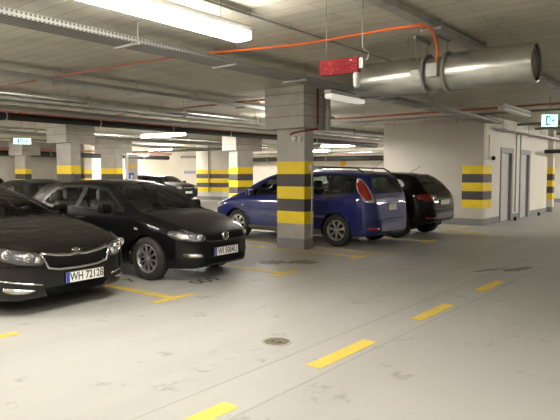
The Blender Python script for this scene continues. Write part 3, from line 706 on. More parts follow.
class Car:
    def __init__(self, name, label, cat, loc, rz, S):
        self.S = S; self.root = thing(name, loc, label, cat, rz)
        self.root['label'] = label
        self.f = {k: pchip(S[k]) for k in ('top', 'belt', 'bot', 'plan', 'tw')}
        self.L = S['top'][-1][0]; self.W = S['W']
        self.make_grid()
    def section(self, s):
        W = self.W; f = self.f; t = f['top'](s); b = f['bot'](s); be = min(f['belt'](s), t-.012); hw = W/2*f['plan'](s); tw = min(W/2*f['tw'](s), hw*.9)
        h = be-b; g = t-be; cr = self.S.get('crown', .05)
        P = [(0,b),(hw*.5,b),(hw*.86,b+.005),(hw*.95,b+.07*h),(hw*.985,b+.22*h),(hw*.998,b+.45*h),(hw*1.0,b+.68*h),(hw*.985,b+.90*h),(hw*.955,be+.0*g),
             (hw*.955*.7+tw*.3,be+.25*g),(hw*.955*.34+tw*.66,be+.58*g),(tw,be+.86*g),(tw*.86,be+.945*g),(tw*.5,be+.988*g),(0,t)]
        out = []; n = len(P); K = self.S.get('K', 4)
        for i in range(n-1):
            p0 = P[i-1] if i else (-P[1][0], P[1][1]); p1 = P[i]; p2 = P[i+1]; p3 = P[i+2] if i+2 < n else (-P[n-2][0], P[n-2][1])
            for j in range(K):
                u = j/K; q = []
                for a in (0, 1):
                    q.append(.5*((2*p1[a])+(-p0[a]+p2[a])*u+(2*p0[a]-5*p1[a]+4*p2[a]-p3[a])*u*u+(-p0[a]+3*p1[a]-3*p2[a]+p3[a])*u**3))
                out.append((max(0, q[0]) if i or j else 0, q[1]))
        out.append(P[-1]); return out
    def make_grid(self):
        L = self.L; ends = [0,.004,.012,.025,.04,.06,.08,.105,.13,.16,.19,.225,.26]; st = self.S.get('step', .034)
        m = int((L-.52)/st); ss = ends+[.26+(L-.52)*(i+1)/m for i in range(m-1)]+[L-e for e in ends[::-1]]
        bm = bmesh.new(); rings = []
        for s in ss:
            sec = self.section(s); n = len(sec)
            ring = [bm.verts.new((x, s, z)) for x, z in sec]+[bm.verts.new((-x, s, z)) for x, z in sec[-2:0:-1]]
            rings.append(ring)
        N = len(rings[0])
        for r0, r1 in zip(rings, rings[1:]):
            for k in range(N): bm.faces.new((r0[k], r0[(k+1)%N], r1[(k+1)%N], r1[k])).smooth = True
        bm.faces.new(rings[0]); bm.faces.new(rings[-1][::-1])
        bmesh.ops.recalc_face_normals(bm, faces=bm.faces[:]); bm.normal_update()
        self.bm = bm; self.bvh = BVHTree.FromBMesh(bm)
    # ---- surface queries
    def hit(self, u, v, axis):
        if axis == 'front': o, d = Vector((u, -1, v)), Vector((0, 1, 0))
        elif axis == 'rear': o, d = Vector((u, self.L+1, v)), Vector((0, -1, 0))
        elif axis == 'left': o, d = Vector((-self.W, u, v)), Vector((1, 0, 0))
        elif axis == 'right': o, d = Vector((self.W, u, v)), Vector((-1, 0, 0))
        elif axis in ('cornerR', 'cornerL'):
            sg = 1 if axis == 'cornerR' else -1; d = Vector((-sg, -1, 0)).normalized(); e = Vector((sg, -1, 0)).normalized()
            o = Vector((0, self.L-.4, v))+e*u-d*3
            loc, nrm, i, dist = self.bvh.ray_cast(o, d)
            if loc is None: loc, nrm, i, dist = self.bvh.find_nearest(o+d*2.2)
            return loc, nrm
        else: o, d = Vector((u, v, 3)), Vector((0, 0, -1))
        loc, nrm, i, dist = self.bvh.ray_cast(o, d)
        if loc is None: loc, nrm, i, dist = self.bvh.find_nearest(o+d*(1.0 if axis != 'top' else 1.8))
        return loc, nrm
    def patch(self, name, P, axis, m, off=.004, thick=.012, parent=None, step=.035, smoothc=0, label=None):
        if smoothc: P = smooth_poly(P, 4, smoothc)
        # densify
        B = []
        for i in range(len(P)):
            a, b = Vector(P[i]), Vector(P[(i+1) % len(P)]); k = max(1, int((b-a).length/step))
            for j in range(k): B.append(a.lerp(b, j/k))
        nb = len(B); V = list(B); x0 = min(p.x for p in B); x1 = max(p.x for p in B); y0 = min(p.y for p in B); y1 = max(p.y for p in B)
        x = x0+step/2
        while x < x1:
            y = y0+step/2
            while y < y1:
                if inpoly(x, y, B) and nearest_on(x, y, B)[0] > step*.35: V.append(Vector((x, y)))
                y += step
            x += step
        ov, oe, of, *_ = delaunay_2d_cdt([Vector((p.x, p.y)) for p in V], [], [list(range(nb))], 1, 1e-6)
        bm = bmesh.new(); top = []; low = []
        for p in ov:
            loc, nrm = self.hit(p.x, p.y, axis); top.append(bm.verts.new(loc+nrm*off)); low.append(bm.verts.new(loc+nrm*(off-thick)))
        edges = {}
        for f in of:
            try: bm.faces.new([top[i] for i in f]).smooth = True
            except ValueError: continue
            for i in range(len(f)):
                e = (f[i], f[(i+1) % len(f)]); edges[e] = 1
        for (a, b) in list(edges):
            if (b, a) not in edges: bm.faces.new((top[b], top[a], low[a], low[b]))
        bmesh.ops.recalc_face_normals(bm, faces=bm.faces[:])
        bmesh.ops.delete(bm, geom=[v for v in bm.verts if not v.link_faces], context='VERTS')
        me = bpy.data.meshes.new(name); bm.to_mesh(me); bm.free(); me.materials.append(m)
        o = bpy.data.objects.new(name, me); COL.objects.link(o); o.parent = parent or self.root
        if label: o['label'] = label
        return o
    def both(self, name, P, axis, m, **k):
        r = []
        for s in (1, -1):
            if axis in ('left', 'right'): r.append(self.patch(name, P, 'left' if s < 0 else 'right', m, **k))
            else: r.append(self.patch(name, [(s*x, z) for x, z in P], axis, m, **k))
        return r
    def stroke(self, name, pts, axis, wdt, m, off=.004, **k):
        pts = [Vector(p) for p in pts]; Lf = []; R = []
        for i, p in enumerate(pts):
            d = (pts[min(i+1, len(pts)-1)]-pts[max(0, i-1)]).normalized(); n = Vector((-d.y, d.x))
            Lf.append(tuple(p+n*wdt/2)); R.append(tuple(p-n*wdt/2))
        return self.patch(name, Lf+R[::-1], axis, m, off=off, thick=.008+off, step=.05, **k)
    # ---- openings
    def finish(self, paint, windows, arches, Ra, dlo=None, glass='glass', glass_rear=None):
        bm = self.bm; W = self.W
        # windows: (name, axis, poly)
        def elig(n, axis, co):
            if axis == 'side': return abs(n.x) > .45
            if axis == 'front': return n.y < -.12 and n.z > .1
            if axis == 'rear': return n.y > .25
        def uv(co, axis): return (co.y, co.z) if axis == 'side' else (co.x, co.z)
        # arches: snap radially, then open
        for (ys, rz_) in arches:
            for v in bm.verts:
                if abs(v.co.x) < W*.27: continue
                d = math.hypot(v.co.y-ys, v.co.z-rz_)
                if v.co.z > .05 and abs(d-Ra) < .019 and d > 0:
                    k = Ra/d; v.co.y = ys+(v.co.y-ys)*k; v.co.z = rz_+(v.co.z-rz_)*k
        kill = []
        for f in bm.faces:
            c = f.calc_center_median()
            if abs(c.x) < W*.27: continue
            for (ys, rz_) in arches:
                if math.hypot(c.y-ys, c.z-rz_) < Ra-.001: kill.append(f); break
        bmesh.ops.delete(bm, geom=kill, context='FACES')
        bm.normal_update()
        groups = []
        for (name, axis, P, gm) in windows:
            P = smooth_poly(P, 4, .35)
            for v in bm.verts:
                if not elig(v.normal, axis, v.co): continue
                u, w_ = uv(v.co, axis); D, q = nearest_on(u, w_, P)
                if D < .0165:
                    ax = {'side': 'left' if v.co.x < 0 else 'right', 'front': 'front', 'rear': 'rear'}[axis]
                    loc, nrm = self.hit(q[0], q[1], ax)
                    if (loc-v.co).length < .08: v.co = loc
            groups.append((name, axis, P, gm))
        bm.normal_update()
        allf = set()
        for (name, axis, P, gm) in groups:
            for sgn_ in ((1, -1) if axis == 'side' else (0,)):
                fs = []
                for f in bm.faces:
                    if f in allf: continue
                    c = f.calc_center_median()
                    if sgn_ and c.x*sgn_ < 0: continue
                    if elig(f.normal, axis, c) and inpoly(*uv(c, axis), P): fs.append(f)
                fs = largest(fs)
                if not fs: continue
                allf.update(fs)
                g = bmesh.new(); mp = {}
                for f in fs:
                    vs_ = []
                    for v in f.verts:
                        if v not in mp: mp[v] = g.verts.new(v.co-v.normal*.004)
                        vs_.append(mp[v])
                    g.faces.new(vs_).smooth = True
                me = bpy.data.meshes.new(name); g.to_mesh(me); g.free(); me.materials.append(gm)
                o = bpy.data.objects.new(name, me); COL.objects.link(o); o.parent = self.root
        if dlo:
            P = smooth_poly(dlo, 3, .3)
            for f in bm.faces:
                if f in allf: continue
                c = f.calc_center_median()
                if abs(f.normal.x) > .45 and inpoly(c.y, c.z, P): f.material_index = 1
        bmesh.ops.delete(bm, geom=list(allf), context='FACES')
        me = bpy.data.meshes.new('body'); bm.to_mesh(me); bm.free(); me.materials.append(paint); me.materials.append(M['trimblack'])
        o = bpy.data.objects.new('body', me); COL.objects.link(o); o.parent = self.root; self.body = o
        # liners
        for (ys, rz_) in arches:
            for s in (-1, 1):
                b = MB(); n = 20; xo = W/2*.93; xi = W*.27
                pts = [(math.cos(a), math.sin(a)) for a in [-.35+(PI+.7)*k/n for k in range(n+1)]]
                vv = [(s*xo, ys+(Ra+.004)*c, rz_+(Ra+.004)*q) for c, q in pts]+[(s*xi, ys+(Ra+.004)*c, rz_+(Ra+.004)*q) for c, q in pts]
                b.quads(vv, [(k, k+1, n+2+k, n+1+k) for k in range(n)]+[tuple(range(n+1, 2*n+2))], smooth=False)
                b.build('wheel_arch_liner', M['liner'], self.root, world=False)
    def wheel(self, ys, r, wdt=.20, rim_r=.20, spokes=10, m='alloy', face='spoke', inset=.03):
        for s in (-1, 1):
            xo = s*(self.W/2-inset); xc = xo-s*wdt/2
            b = MB(); h = wdt/2
            b.lathe([(-h*.8, rim_r-.005), (-h*.98, rim_r+.02), (-h, r-.06), (-h*.86, r-.015), (-h*.6, r), (h*.6, r), (h*.86, r-.015), (h, r-.06), (h*.98, rim_r+.02), (h*.8, rim_r-.005), (h*.2, rim_r-.02), (-h*.8, rim_r-.005)], (xc, ys, r), 'x', 40)
            t = b.build('wheel', M['tyre'], self.root, world=False)
            b = MB()
            e = s*h
            b.lathe([(e*.78, rim_r+.002), (e*.86, rim_r+.006), (e*.84, rim_r-.018), (e*.35, rim_r-.03), (-e*.7, rim_r-.03)], (xc, ys, r), 'x', 40)
            x1 = xc+e*.74; x0 = xc+e*.52
            b.lathe([(x1-xc-s*.03, .052), (x1-xc, .046), (x1-xc+s*.012, .03), (x1-xc+s*.012, .0005)], (xc, ys, r), 'x', 20)
            for k in range(spokes):
                a = 2*PI*(k+.25)/spokes; d = Vector((0, math.cos(a), math.sin(a))); tn = Vector((0, -math.sin(a), math.cos(a)))
                w0, w1 = self.S.get('sw', (.016, .022)); ri, ro = .035, rim_r-.012
                V = []
                for (rr, ww, xf, xb) in ((ri, w0, x1, x0), (ro*.6, (w0+w1)/2, x1+s*.006, x0), (ro, w1, x1-s*.004, x0+s*.01)):
                    p = Vector((0, ys, r))+d*rr
                    V += [(xb, *(p-tn*ww)[1:]), (xf, *(p-tn*ww*.7)[1:]), (xf, *(p+tn*ww*.7)[1:]), (xb, *(p+tn*ww)[1:])]
                F = []
                for j in (0, 4): F += [(j, j+1, j+5, j+4), (j+1, j+2, j+6, j+5), (j+2, j+3, j+7, j+6), (j+3, j, j+4, j+7)]
                F += [(0, 1, 2, 3), (8, 9, 10, 11)]
                b.quads(V, F)
            rm = b.build('rim', M[m], t, world=False)
            b = MB(); b.lathe([(e*.2, rim_r-.025), (e*.1, .001)], (xc, ys, r), 'x', 24); b.build('brake_disc', M['liner'], t, world=False)
    def mirror(self, s, z, m, wdt=.20, h=.14, d=.12):
        for sg in (-1, 1):
            loc, nrm = self.hit(s, z-.04, 'left' if sg < 0 else 'right')
            x0 = loc.x; b = MB(); xa, xb = sorted((x0+sg*.05, x0+sg*(.05+wdt)))
            b.box(xa, xb, s-d*.6, s+d*.4, z, z+h, bevel=.04)
            b.obox((x0+sg*.03, s, z+.02), (.05, 0, 0), (0, .03, 0), (0, 0, .015))
            o = b.build('side_mirror', m, self.root, world=False)
            b = MB(); b.box(xa+.02, xb-.02, s+d*.4-.004, s+d*.4+.003, z+.02, z+h-.02); b.build('mirror_glass', M['chrome'], o, world=False)
    def interior(self, s0, s1, zb=.30, rows=((1.55, .0), (2.45, 0)), dash_s=None, seat_z=.55, rhd=False):
        W = self.W
        for i, (ys, _) in enumerate(rows):
            for sg in ((-1, 1) if i == 0 else (-1, 1)):
                cx = sg*W*.215; b = MB(); wd = .25 if i == 0 else .30
                b.box(cx-wd, cx+wd, ys-.25, ys+.28, zb+.05, zb+.25, bevel=.05)
                b.quads([(cx-wd, ys+.22, zb+.2), (cx+wd, ys+.22, zb+.2), (cx+wd*.9, ys+.42, zb+.80), (cx-wd*.9, ys+.42, zb+.80), (cx-wd, ys+.36, zb+.2), (cx+wd, ys+.36, zb+.2), (cx+wd*.9, ys+.52, zb+.78), (cx-wd*.9, ys+.52, zb+.78)],
                        [(0,1,2,3), (5,4,7,6), (0,3,7,4), (1,5,6,2), (3,2,6,7), (0,4,5,1)])
                b.box(cx-.13, cx+.13, ys+.42, ys+.52, zb+.82, zb+.99, bevel=.04)
                b.build('seat' if i == 0 else 'rear_seat', M['seat'], self.root, world=False)
        if dash_s:
            zd = self.f['belt'](dash_s)
            b = MB(); b.box(-W*.40, W*.40, dash_s-.10, dash_s+.36, zb+.25, zd+.0, bevel=.05); b.build('dashboard', M['dash'], self.root, world=False)
            b = MB(); cx = -W*.215 if rhd else W*.215; n = 24; ring = []
            c = Vector((cx, dash_s+.52, zd-.03)); ax1 = Vector((1,0,0)); ax2 = Vector((0,.42,.9)).normalized()
            b.tube([c+ax1*.185*math.cos(2*PI*k/n)+ax2*.185*math.sin(2*PI*k/n) for k in range(n+1)], .014, 8)
            b.obox(c, ax1*.17, ax2*.02, ax1.cross(ax2)*.01); b.tube([c, c+Vector((0,-.25,-.12))], .03, 8)
            b.build('steering_wheel', M['trimblack'], self.root, world=False)
    def plate(self, x, z, axis, text=None, w=.52, h=.112, tilt=0, off=.012, blank=False, big=1.0, m='plate'):
        y = min(self.hit(x-w*.48, z, axis)[0].y, self.hit(x+w*.48, z, axis)[0].y, self.hit(x, z, axis)[0].y, self.hit(x, z+h/2, axis)[0].y, self.hit(x, z-h/2, axis)[0].y) if axis == 'front' else \
            max(self.hit(x, z, axis)[0].y, self.hit(x, z-h/2, axis)[0].y, self.hit(x-w*.4, z, axis)[0].y)
        sg = -1 if axis == 'front' else 1; y += sg*off
        b = MB(); b.box(x-w/2-.006, x+w/2+.006, min(y, y-sg*.05), max(y, y-sg*.05), z-h/2-.006, z+h/2+.006)
        p = b.build('license_plate', M['trimblack'], self.root, world=False)
        b = MB(); y2 = y+sg*.003; b.box(x-w/2, x+w/2, min(y, y2), max(y, y2), z-h/2, z+h/2); b.build('plate_face', M[m], p, world=False)
        if blank: return p
        y3 = y2+sg*.001
        fl = 1 if axis == 'front' else -1
        b = MB(); xa, xb = sorted((x-fl*w/2, x-fl*(w/2-.045))); b.box(xa, xb, min(y2, y3), max(y2, y3), z-h/2, z+h/2); b.build('country_strip', M['plate_blue'], p, world=False)
        text_obj('plate_lettering', text, h*.98*big, lambda tx, ty: (x+fl*(tx+.022), y3+sg*.0005, z+ty), M['ink'], p, world=False, sx=.80)
        return p
    def disc_on(self, name, x, z, r, axis, m, parent=None, off=.008, depth=.02, ring=None):
        loc, nrm = self.hit(x, z, axis); sg = -1 if axis == 'front' else 1
        b = MB()
        if ring: prof = [(sg*-.0, r-ring), (sg*depth, r-ring*.8), (sg*depth, r), (sg*-.01, r)]
        else: prof = [(sg*-.01, r), (sg*depth*.6, r*.95), (sg*depth, r*.6), (sg*depth*1.05, .0005)]
        b.lathe(prof, (x, loc.y, z), 'y', 24)
        return b.build(name, m, parent or self.root, world=False)

def door_seams(c, lines):
    for ax in ('left', 'right'):
        for pts in lines: c.stroke('door_seam', pts, ax, .010, M['grillemesh'], off=.0015)

# ------------------------------------------------------------------ black saloon at the left front
KIA = dict(W=1.84,
    top=[(0,.50),(.015,.60),(.05,.66),(.12,.71),(.3,.775),(.6,.85),(.95,.915),(1.22,.955),(1.6,1.13),(2.05,1.28),(2.4,1.365),(2.8,1.395),(3.3,1.37),(3.75,1.28),(4.25,1.12),(4.6,1.09),(4.75,1.03),(4.82,.9),(4.845,.6)],
    belt=[(0,.49),(.015,.57),(.05,.62),(.15,.68),(.4,.75),(.8,.83),(1.2,.90),(2,.94),(3.3,.99),(4.2,1.03),(4.6,1.02),(4.75,.97),(4.82,.85),(4.845,.55)],
    bot=[(0,.34),(.02,.26),(.06,.20),(.15,.17),(.5,.17),(4.2,.18),(4.6,.22),(4.8,.30),(4.845,.45)],
    plan=[(0,.46),(.012,.57),(.04,.67),(.09,.75),(.17,.83),(.32,.91),(.6,.975),(1,1),(3.8,1),(4.3,.97),(4.65,.90),(4.8,.80),(4.845,.68)],
    tw=[(0,.5),(.05,.60),(.2,.72),(.6,.78),(1.2,.80),(1.7,.72),(2.3,.64),(3.3,.63),(3.9,.66),(4.3,.74),(4.7,.7),(4.845,.6)], sw=(.022,.034))
k = Car('saloon_car', 'black saloon with chrome-edged grille at the left edge, plate WH 72128', 'car', (3.57, 5.70, 0), math.radians(5), KIA)
k.stroke('hood_seam', [(-.70,.715),(-.45,.672),(0,.655),(.45,.672),(.70,.715)], 'front', .010, M['grillemesh'], off=.0015)
gr = k.patch('grille', [(-.43,.645),(-.37,.515),(-.25,.49),(0,.48),(.25,.49),(.37,.515),(.43,.645),(.25,.612),(.10,.60),(0,.61),(-.10,.60),(-.25,.612)], 'front', M['grillemesh'], off=.006)
for pts, nm in (([(-.44,.655),(-.25,.622),(-.10,.61),(0,.62),(.10,.61),(.25,.622),(.44,.655)], 'chrome_top_bar'), ([(-.445,.655),(-.38,.505),(-.25,.478),(0,.468),(.25,.478),(.38,.505),(.445,.655)], 'chrome_bottom_bar')):
    k.stroke(nm, pts, 'front', .024, M['chrome'], off=.016, parent=gr, label='bright chrome strip edging the black grille')
k.plate(.08, .365, 'front', 'WH 72128', w=.50, big=1.12)
k.patch('lower_intake', [(-.42,.29),(.42,.29),(.36,.20),(-.36,.20)], 'front', M['grillemesh'], off=.004)
for hl in k.both('headlight', [(.45,.665),(.60,.69),(.76,.735),(.875,.775),(.90,.72),(.84,.64),(.68,.565),(.50,.54),(.42,.55)], 'front', M['lamp_dark'], off=.008, smoothc=.4):
    sg = 1 if sum(v.co.x for v in hl.data.vertices) > 0 else -1
    for x in (.58, .74):
        d = k.disc_on('lens_ring', sg*x, .632+.035*(x-.58)/.16, .050, 'front', M['chrome'], parent=hl, off=.0, depth=.022, ring=.013)
        k.disc_on('lens', sg*x, .632+.035*(x-.58)/.16, .036, 'front', M['lamp_glass'], parent=hl, depth=.018)
    k.patch('marker_lamp', [(sg*a, z) for a, z in ((.46,.62),(.50,.63),(.53,.575),(.48,.565))], 'front', M['lamp_bright'], off=.012, parent=hl)
for fg in k.both('fog_light', [(.50,.285),(.62,.30),(.76,.335),(.78,.30),(.72,.262),(.60,.258)], 'front', M['lamp_glass'], off=.006, smoothc=.4): pass
for sg in (-1, 1): k.stroke('chrome_strip', [(sg*.45,.335),(sg*.62,.365),(sg*.82,.41)], 'front', .017, M['chrome'], off=.012)
bd = k.patch('badge', [(.055*math.cos(2*PI*i/20), .655+.019*math.sin(2*PI*i/20)) for i in range(20)], 'front', M['chrome'], off=.009, step=.015)
text_obj('badge_lettering', 'KIA', .030, lambda x, y: (x, k.hit(x, .655+y, 'front')[0].y-.0115, .655+y), M['ink'], bd, world=False, sx=1.2)
k.mirror(1.78, .93, M['paint_black'])
door_seams(k, [[(1.50,.90),(1.45,.6),(1.50,.30)], [(2.52,.95),(2.55,.6),(2.55,.3)], [(3.42,.98),(3.50,.7),(3.25,.35)]])
k.finish(M['paint_black'], [
    ('windshield', 'front', [(-.73,.945),(-.60,.965),(0,.985),(.60,.965),(.73,.945),(.66,1.11),(.56,1.285),(0,1.335),(-.56,1.285),(-.66,1.11)], M['glass']),
    ('rear_window', 'rear', [(-.60,1.10),(.60,1.10),(.52,1.26),(0,1.30),(-.52,1.26)], M['glass_dark']),
    ('side_window', 'side', [(1.62,.99),(1.95,1.13),(2.2,1.225),(2.50,1.275),(2.53,1.01)], M['glass']),
    ('side_window', 'side', [(2.63,1.01),(2.60,1.28),(2.9,1.29),(3.25,1.255),(3.60,1.14),(3.72,1.07)], M['glass'])],
    [(.975, .33), (3.77, .33)], .365, dlo=[(1.52,.96),(2.2,1.265),(2.6,1.32),(3.3,1.295),(3.9,1.05)])
k.wheel(.975, .33, .215, .225, 10, 'alloy_dark'); k.wheel(3.77, .33, .215, .225, 10, 'alloy_dark')
k.interior(1.3, 4, dash_s=1.45, rows=((2.05,0),(2.95,0)), zb=.22)

# ------------------------------------------------------------------ black hatchback
VW = dict(W=1.66,
    top=[(0,.52),(.01,.60),(.04,.65),(.10,.69),(.3,.775),(.6,.865),(.85,.93),(1.02,.965),(1.4,1.20),(1.72,1.335),(2.0,1.395),(2.4,1.415),(3.0,1.395),(3.45,1.34),(3.62,1.295),(3.80,1.10),(3.88,.95),(3.93,.80),(3.965,.5)],
    belt=[(0,.51),(.01,.57),(.04,.60),(.12,.635),(.3,.70),(.6,.79),(1.0,.885),(2,.945),(3.2,1.0),(3.6,1.01),(3.8,.97),(3.88,.88),(3.93,.75),(3.965,.46)],
    bot=[(0,.36),(.02,.27),(.06,.21),(.15,.185),(.5,.18),(3.4,.19),(3.75,.24),(3.92,.30),(3.965,.38)],
    plan=[(0,.40),(.01,.51),(.03,.60),(.08,.685),(.16,.76),(.32,.865),(.6,.96),(.8,1),(3.2,1),(3.5,.975),(3.75,.91),(3.9,.82),(3.965,.7)],
    tw=[(0,.5),(.05,.62),(.2,.74),(.6,.80),(1.0,.82),(1.4,.76),(1.8,.68),(2.5,.66),(3.3,.64),(3.7,.66),(3.85,.72),(3.965,.6)], sw=(.012,.019))
v = Car('hatchback_car', 'black hatchback with round silver badge and multi-spoke rims, beside the saloon', 'car', (5.95, 5.71, 0), math.radians(4.5), VW)
gr = v.patch('grille', [(-.43,.625),(.43,.625),(.41,.575),(.2,.56),(-.2,.56),(-.41,.575)], 'front', M['grillemesh'], off=.005)
v.stroke('chrome_strip', [(-.40,.572),(-.2,.558),(.2,.558),(.40,.572)], 'front', .007, M['lamp_dark'], off=.009, parent=gr)
bd = v.disc_on('badge', 0, .615, .062, 'front', M['chrome'], depth=.022, ring=.010)
v.disc_on('badge_back', 0, .615, .053, 'front', M['trimblack'], parent=bd, depth=.013)
yb = v.hit(0, .615, 'front')[0].y-.024
b = MB()
def bar(x0, z0, x1, z1): 
    a, c = Vector((x0,yb,.615+z0)), Vector((x1,yb,.615+z1)); d = (c-a); n = Vector((-d.z,0,d.x)).normalized(); b.obox((a+c)/2, d/2, Vector((0,.004,0)), n*.0045)
bar(-.022,.046,0,.006); bar(.022,.046,0,.006); bar(-.046,.022,-.018,-.046); bar(.046,.022,.018,-.046); bar(-.018,-.046,0,-.006); bar(.018,-.046,0,-.006)
b.build('badge_letters', M['chrome'], bd, world=False)
v.plate(.0, .405, 'front', 'WI 5004U', big=1.12)
v.patch('lower_intake', [(-.45,.33),(.45,.33),(.40,.24),(-.40,.24)], 'front', M['grillemesh'], off=.004)
for hl in v.both('headlight', [(.42,.66),(.55,.685),(.66,.71),(.72,.72),(.745,.68),(.74,.63),(.68,.585),(.54,.565),(.42,.58)], 'front', M['lamp_dark'], off=.008, smoothc=.4):
    sg = 1 if sum(q.co.x for q in hl.data.vertices) > 0 else -1
    v.disc_on('lens', sg*.50, .625, .040, 'front', M['lamp_bright'], parent=hl, depth=.02)
    v.patch('lens', [(sg*a, z) for a, z in ((.57,.61),(.60,.665),(.68,.68),(.71,.65),(.67,.60))], 'front', M['lamp_bright'], off=.013, parent=hl)
for fg in v.both('fog_light', [(.46,.345),(.47,.40),(.58,.41),(.67,.41),(.66,.36),(.58,.34)], 'front', M['lamp_dark'], off=.006, smoothc=.4):
    sg = 1 if sum(q.co.x for q in fg.data.vertices) > 0 else -1
    v.patch('fog_lens', [(sg*a, z) for a, z in ((.50,.355),(.50,.395),(.62,.40),(.62,.36))], 'front', M['lamp_bright'], off=.012, parent=fg)
v.mirror(1.47, .93, M['paint_black2'])
door_seams(v, [[(1.28,.90),(1.22,.6),(1.28,.30)], [(2.32,.95),(2.36,.6),(2.36,.3)], [(3.10,1.0),(3.10,.75),(2.92,.5),(2.88,.34)]])
for ax in ('left', 'right'):
    v.stroke('window_chrome', [(1.30,.948),(2.3,.985),(3.2,1.02)], ax, .010, M['trimblack'], off=.006)
    v.patch('door_handle', [(2.08,.855),(2.25,.865),(2.25,.83),(2.08,.82)], ax, M['paint_black2'], off=.03, thick=.03)
    v.patch('door_handle', [(2.92,.885),(3.07,.895),(3.07,.86),(2.92,.85)], ax, M['paint_black2'], off=.03, thick=.03)
    v.patch('side_repeater', [(.93,.74),(.99,.745),(.99,.715),(.93,.71)], ax, M['lamp_bright'], off=.008)
v.both('tail_light', [(3.72,.98),(3.92,.86),(3.93,.72),(3.80,.74)], 'left', M['red_lamp'], off=.008)
v.finish(M['paint_black2'], [
    ('windshield', 'front', [(-.69,.955),(-.5,.975),(0,.995),(.5,.975),(.69,.955),(.62,1.15),(.535,1.305),(0,1.355),(-.535,1.305),(-.62,1.15)], M['glass']),
    ('rear_window', 'rear', [(-.56,1.03),(.56,1.03),(.50,1.235),(0,1.265),(-.50,1.235)], M['glass_dark']),
    ('side_window', 'side', [(1.36,.985),(1.62,1.13),(1.84,1.245),(2.28,1.29),(2.30,1.0)], M['glass']),
    ('side_window', 'side', [(2.40,1.005),(2.38,1.295),(2.75,1.29),(3.05,1.26),(3.20,1.12),(3.17,1.035)], M['glass'])],
    [(.80, .31), (3.27, .31)], .345, dlo=[(1.24,.955),(1.83,1.275),(2.3,1.33),(3.1,1.295),(3.28,1.14),(3.24,1.005)])
v.wheel(.80, .31, .20, .205, 10, 'alloy'); v.wheel(3.27, .31, .20, .205, 10, 'alloy')
v.interior(1.1, 3.5, dash_s=1.22, rows=((1.75,0),(2.60,0)), zb=.26)
b = MB(); b.tube([(0,3.3,1.35),(0,3.42,1.46),(0,3.5,1.52)], .006, 6); b.build('antenna', M['blackrub'], v.root, world=False)

# ------------------------------------------------------------------ blue minivan (nose away from the lane)
MZ = dict(W=1.76,
    top=[(0,.55),(.02,.66),(.06,.74),(.14,.81),(.35,.92),(.65,1.02),(.85,1.08),(1.4,1.38),(1.8,1.53),(2.2,1.59),(2.8,1.61),(3.5,1.59),(4.0,1.55),(4.2,1.50),(4.30,1.34),(4.40,1.08),(4.45,.92),(4.49,.70),(4.52,.5)],
    belt=[(0,.54),(.02,.63),(.06,.70),(.14,.76),(.35,.85),(.65,.92),(1.0,.96),(2,.99),(3.4,1.04),(4.2,1.08),(4.33,1.04),(4.40,.96),(4.45,.86),(4.49,.65),(4.52,.46)],
    bot=[(0,.38),(.03,.29),(.08,.24),(.2,.21),(4.0,.21),(4.3,.24),(4.45,.28),(4.52,.34)],
    plan=[(0,.60),(.012,.70),(.04,.79),(.1,.86),(.2,.92),(.4,.965),(.7,.99),(1,1),(3.7,1),(4.05,.985),(4.25,.94),(4.38,.86),(4.47,.75),(4.52,.62)],
    tw=[(0,.5),(.1,.66),(.4,.76),(.85,.82),(1.4,.76),(2.0,.70),(3,.70),(3.9,.68),(4.2,.68),(4.35,.76),(4.45,.80),(4.52,.7)], sw=(.020,.034))
z = Car('minivan', 'blue minivan with black roof rails parked nose-in behind the near pillar', 'car', (10.80, 10.03, 0), PI, MZ)
for ax in ('left', 'right'):
    z.stroke('door_moulding', [(1.25,.60),(2.3,.605),(3.35,.61)], ax, .045, M['dull_strip'], off=.012)
    z.patch('sill_trim', [(1.22,.33),(3.25,.33),(3.25,.22),(1.22,.22)], ax, M['sill'], off=.004)
    z.patch('side_repeater', [(1.03,.80),(1.08,.80),(1.08,.77),(1.03,.77)], ax, M['lamp_bright'], off=.008)
    z.patch('door_handle', [(2.15,.93),(2.32,.93),(2.32,.90),(2.15,.90)], ax, M['paint_blue'], off=.03, thick=.03)
    z.patch('door_handle', [(3.18,.96),(3.35,.96),(3.35,.93),(3.18,.93)], ax, M['paint_blue'], off=.03, thick=.03)
for hl in z.both('headlight', [(.48,.66),(.62,.72),(.76,.79),(.83,.80),(.84,.74),(.76,.66),(.60,.60),(.48,.60)], 'front', M['lamp_bright'], off=.008): pass
door_seams(z, [[(1.30,.93),(1.22,.6),(1.25,.32)], [(2.38,1.0),(2.42,.6),(2.42,.32)], [(3.42,1.05),(3.42,.8),(3.2,.6),(3.1,.32)]])
z.plate(0, .42, 'front', 'WI 4071', blank=True)
for ax in ('cornerR', 'cornerL'):
    tl = z.patch('tail_light', [(.545,1.40),(.585,1.28),(.57,1.14),(.50,.98),(.44,.92),(.25,.925),(.29,1.05),(.36,1.22),(.44,1.36),(.49,1.41)], ax, M['clear_lamp'], off=.010, smoothc=.3)
    z.patch('red_lens', [(.54,1.37),(.572,1.27),(.555,1.14),(.485,.99),(.43,.96),(.32,.99),(.345,1.09),(.40,1.24),(.47,1.355)], ax, M['red_lamp'], off=.016, parent=tl, label='red lens inside the pale tail lamp')
for rf in z.both('rear_reflector', [(.60,.42),(.78,.43),(.78,.37),(.62,.36)], 'rear', M['red_lamp'], off=.008): pass
z.plate(0, .80, 'rear', None, blank=True, w=.34, h=.17, m='clear_lamp', off=-.01)
z.stroke('bumper_seam', [(-.8,.56),(0,.60),(.8,.56)], 'rear', .012, M['grillemesh'], off=.002)
text_obj('rear_lettering', 'mazda', .07, lambda x, y: (-x-.42, z.hit(-x-.42, .93+y, 'rear')[0].y+.006, .93+y), M['chrome'], z.root, world=False, sx=1.1)
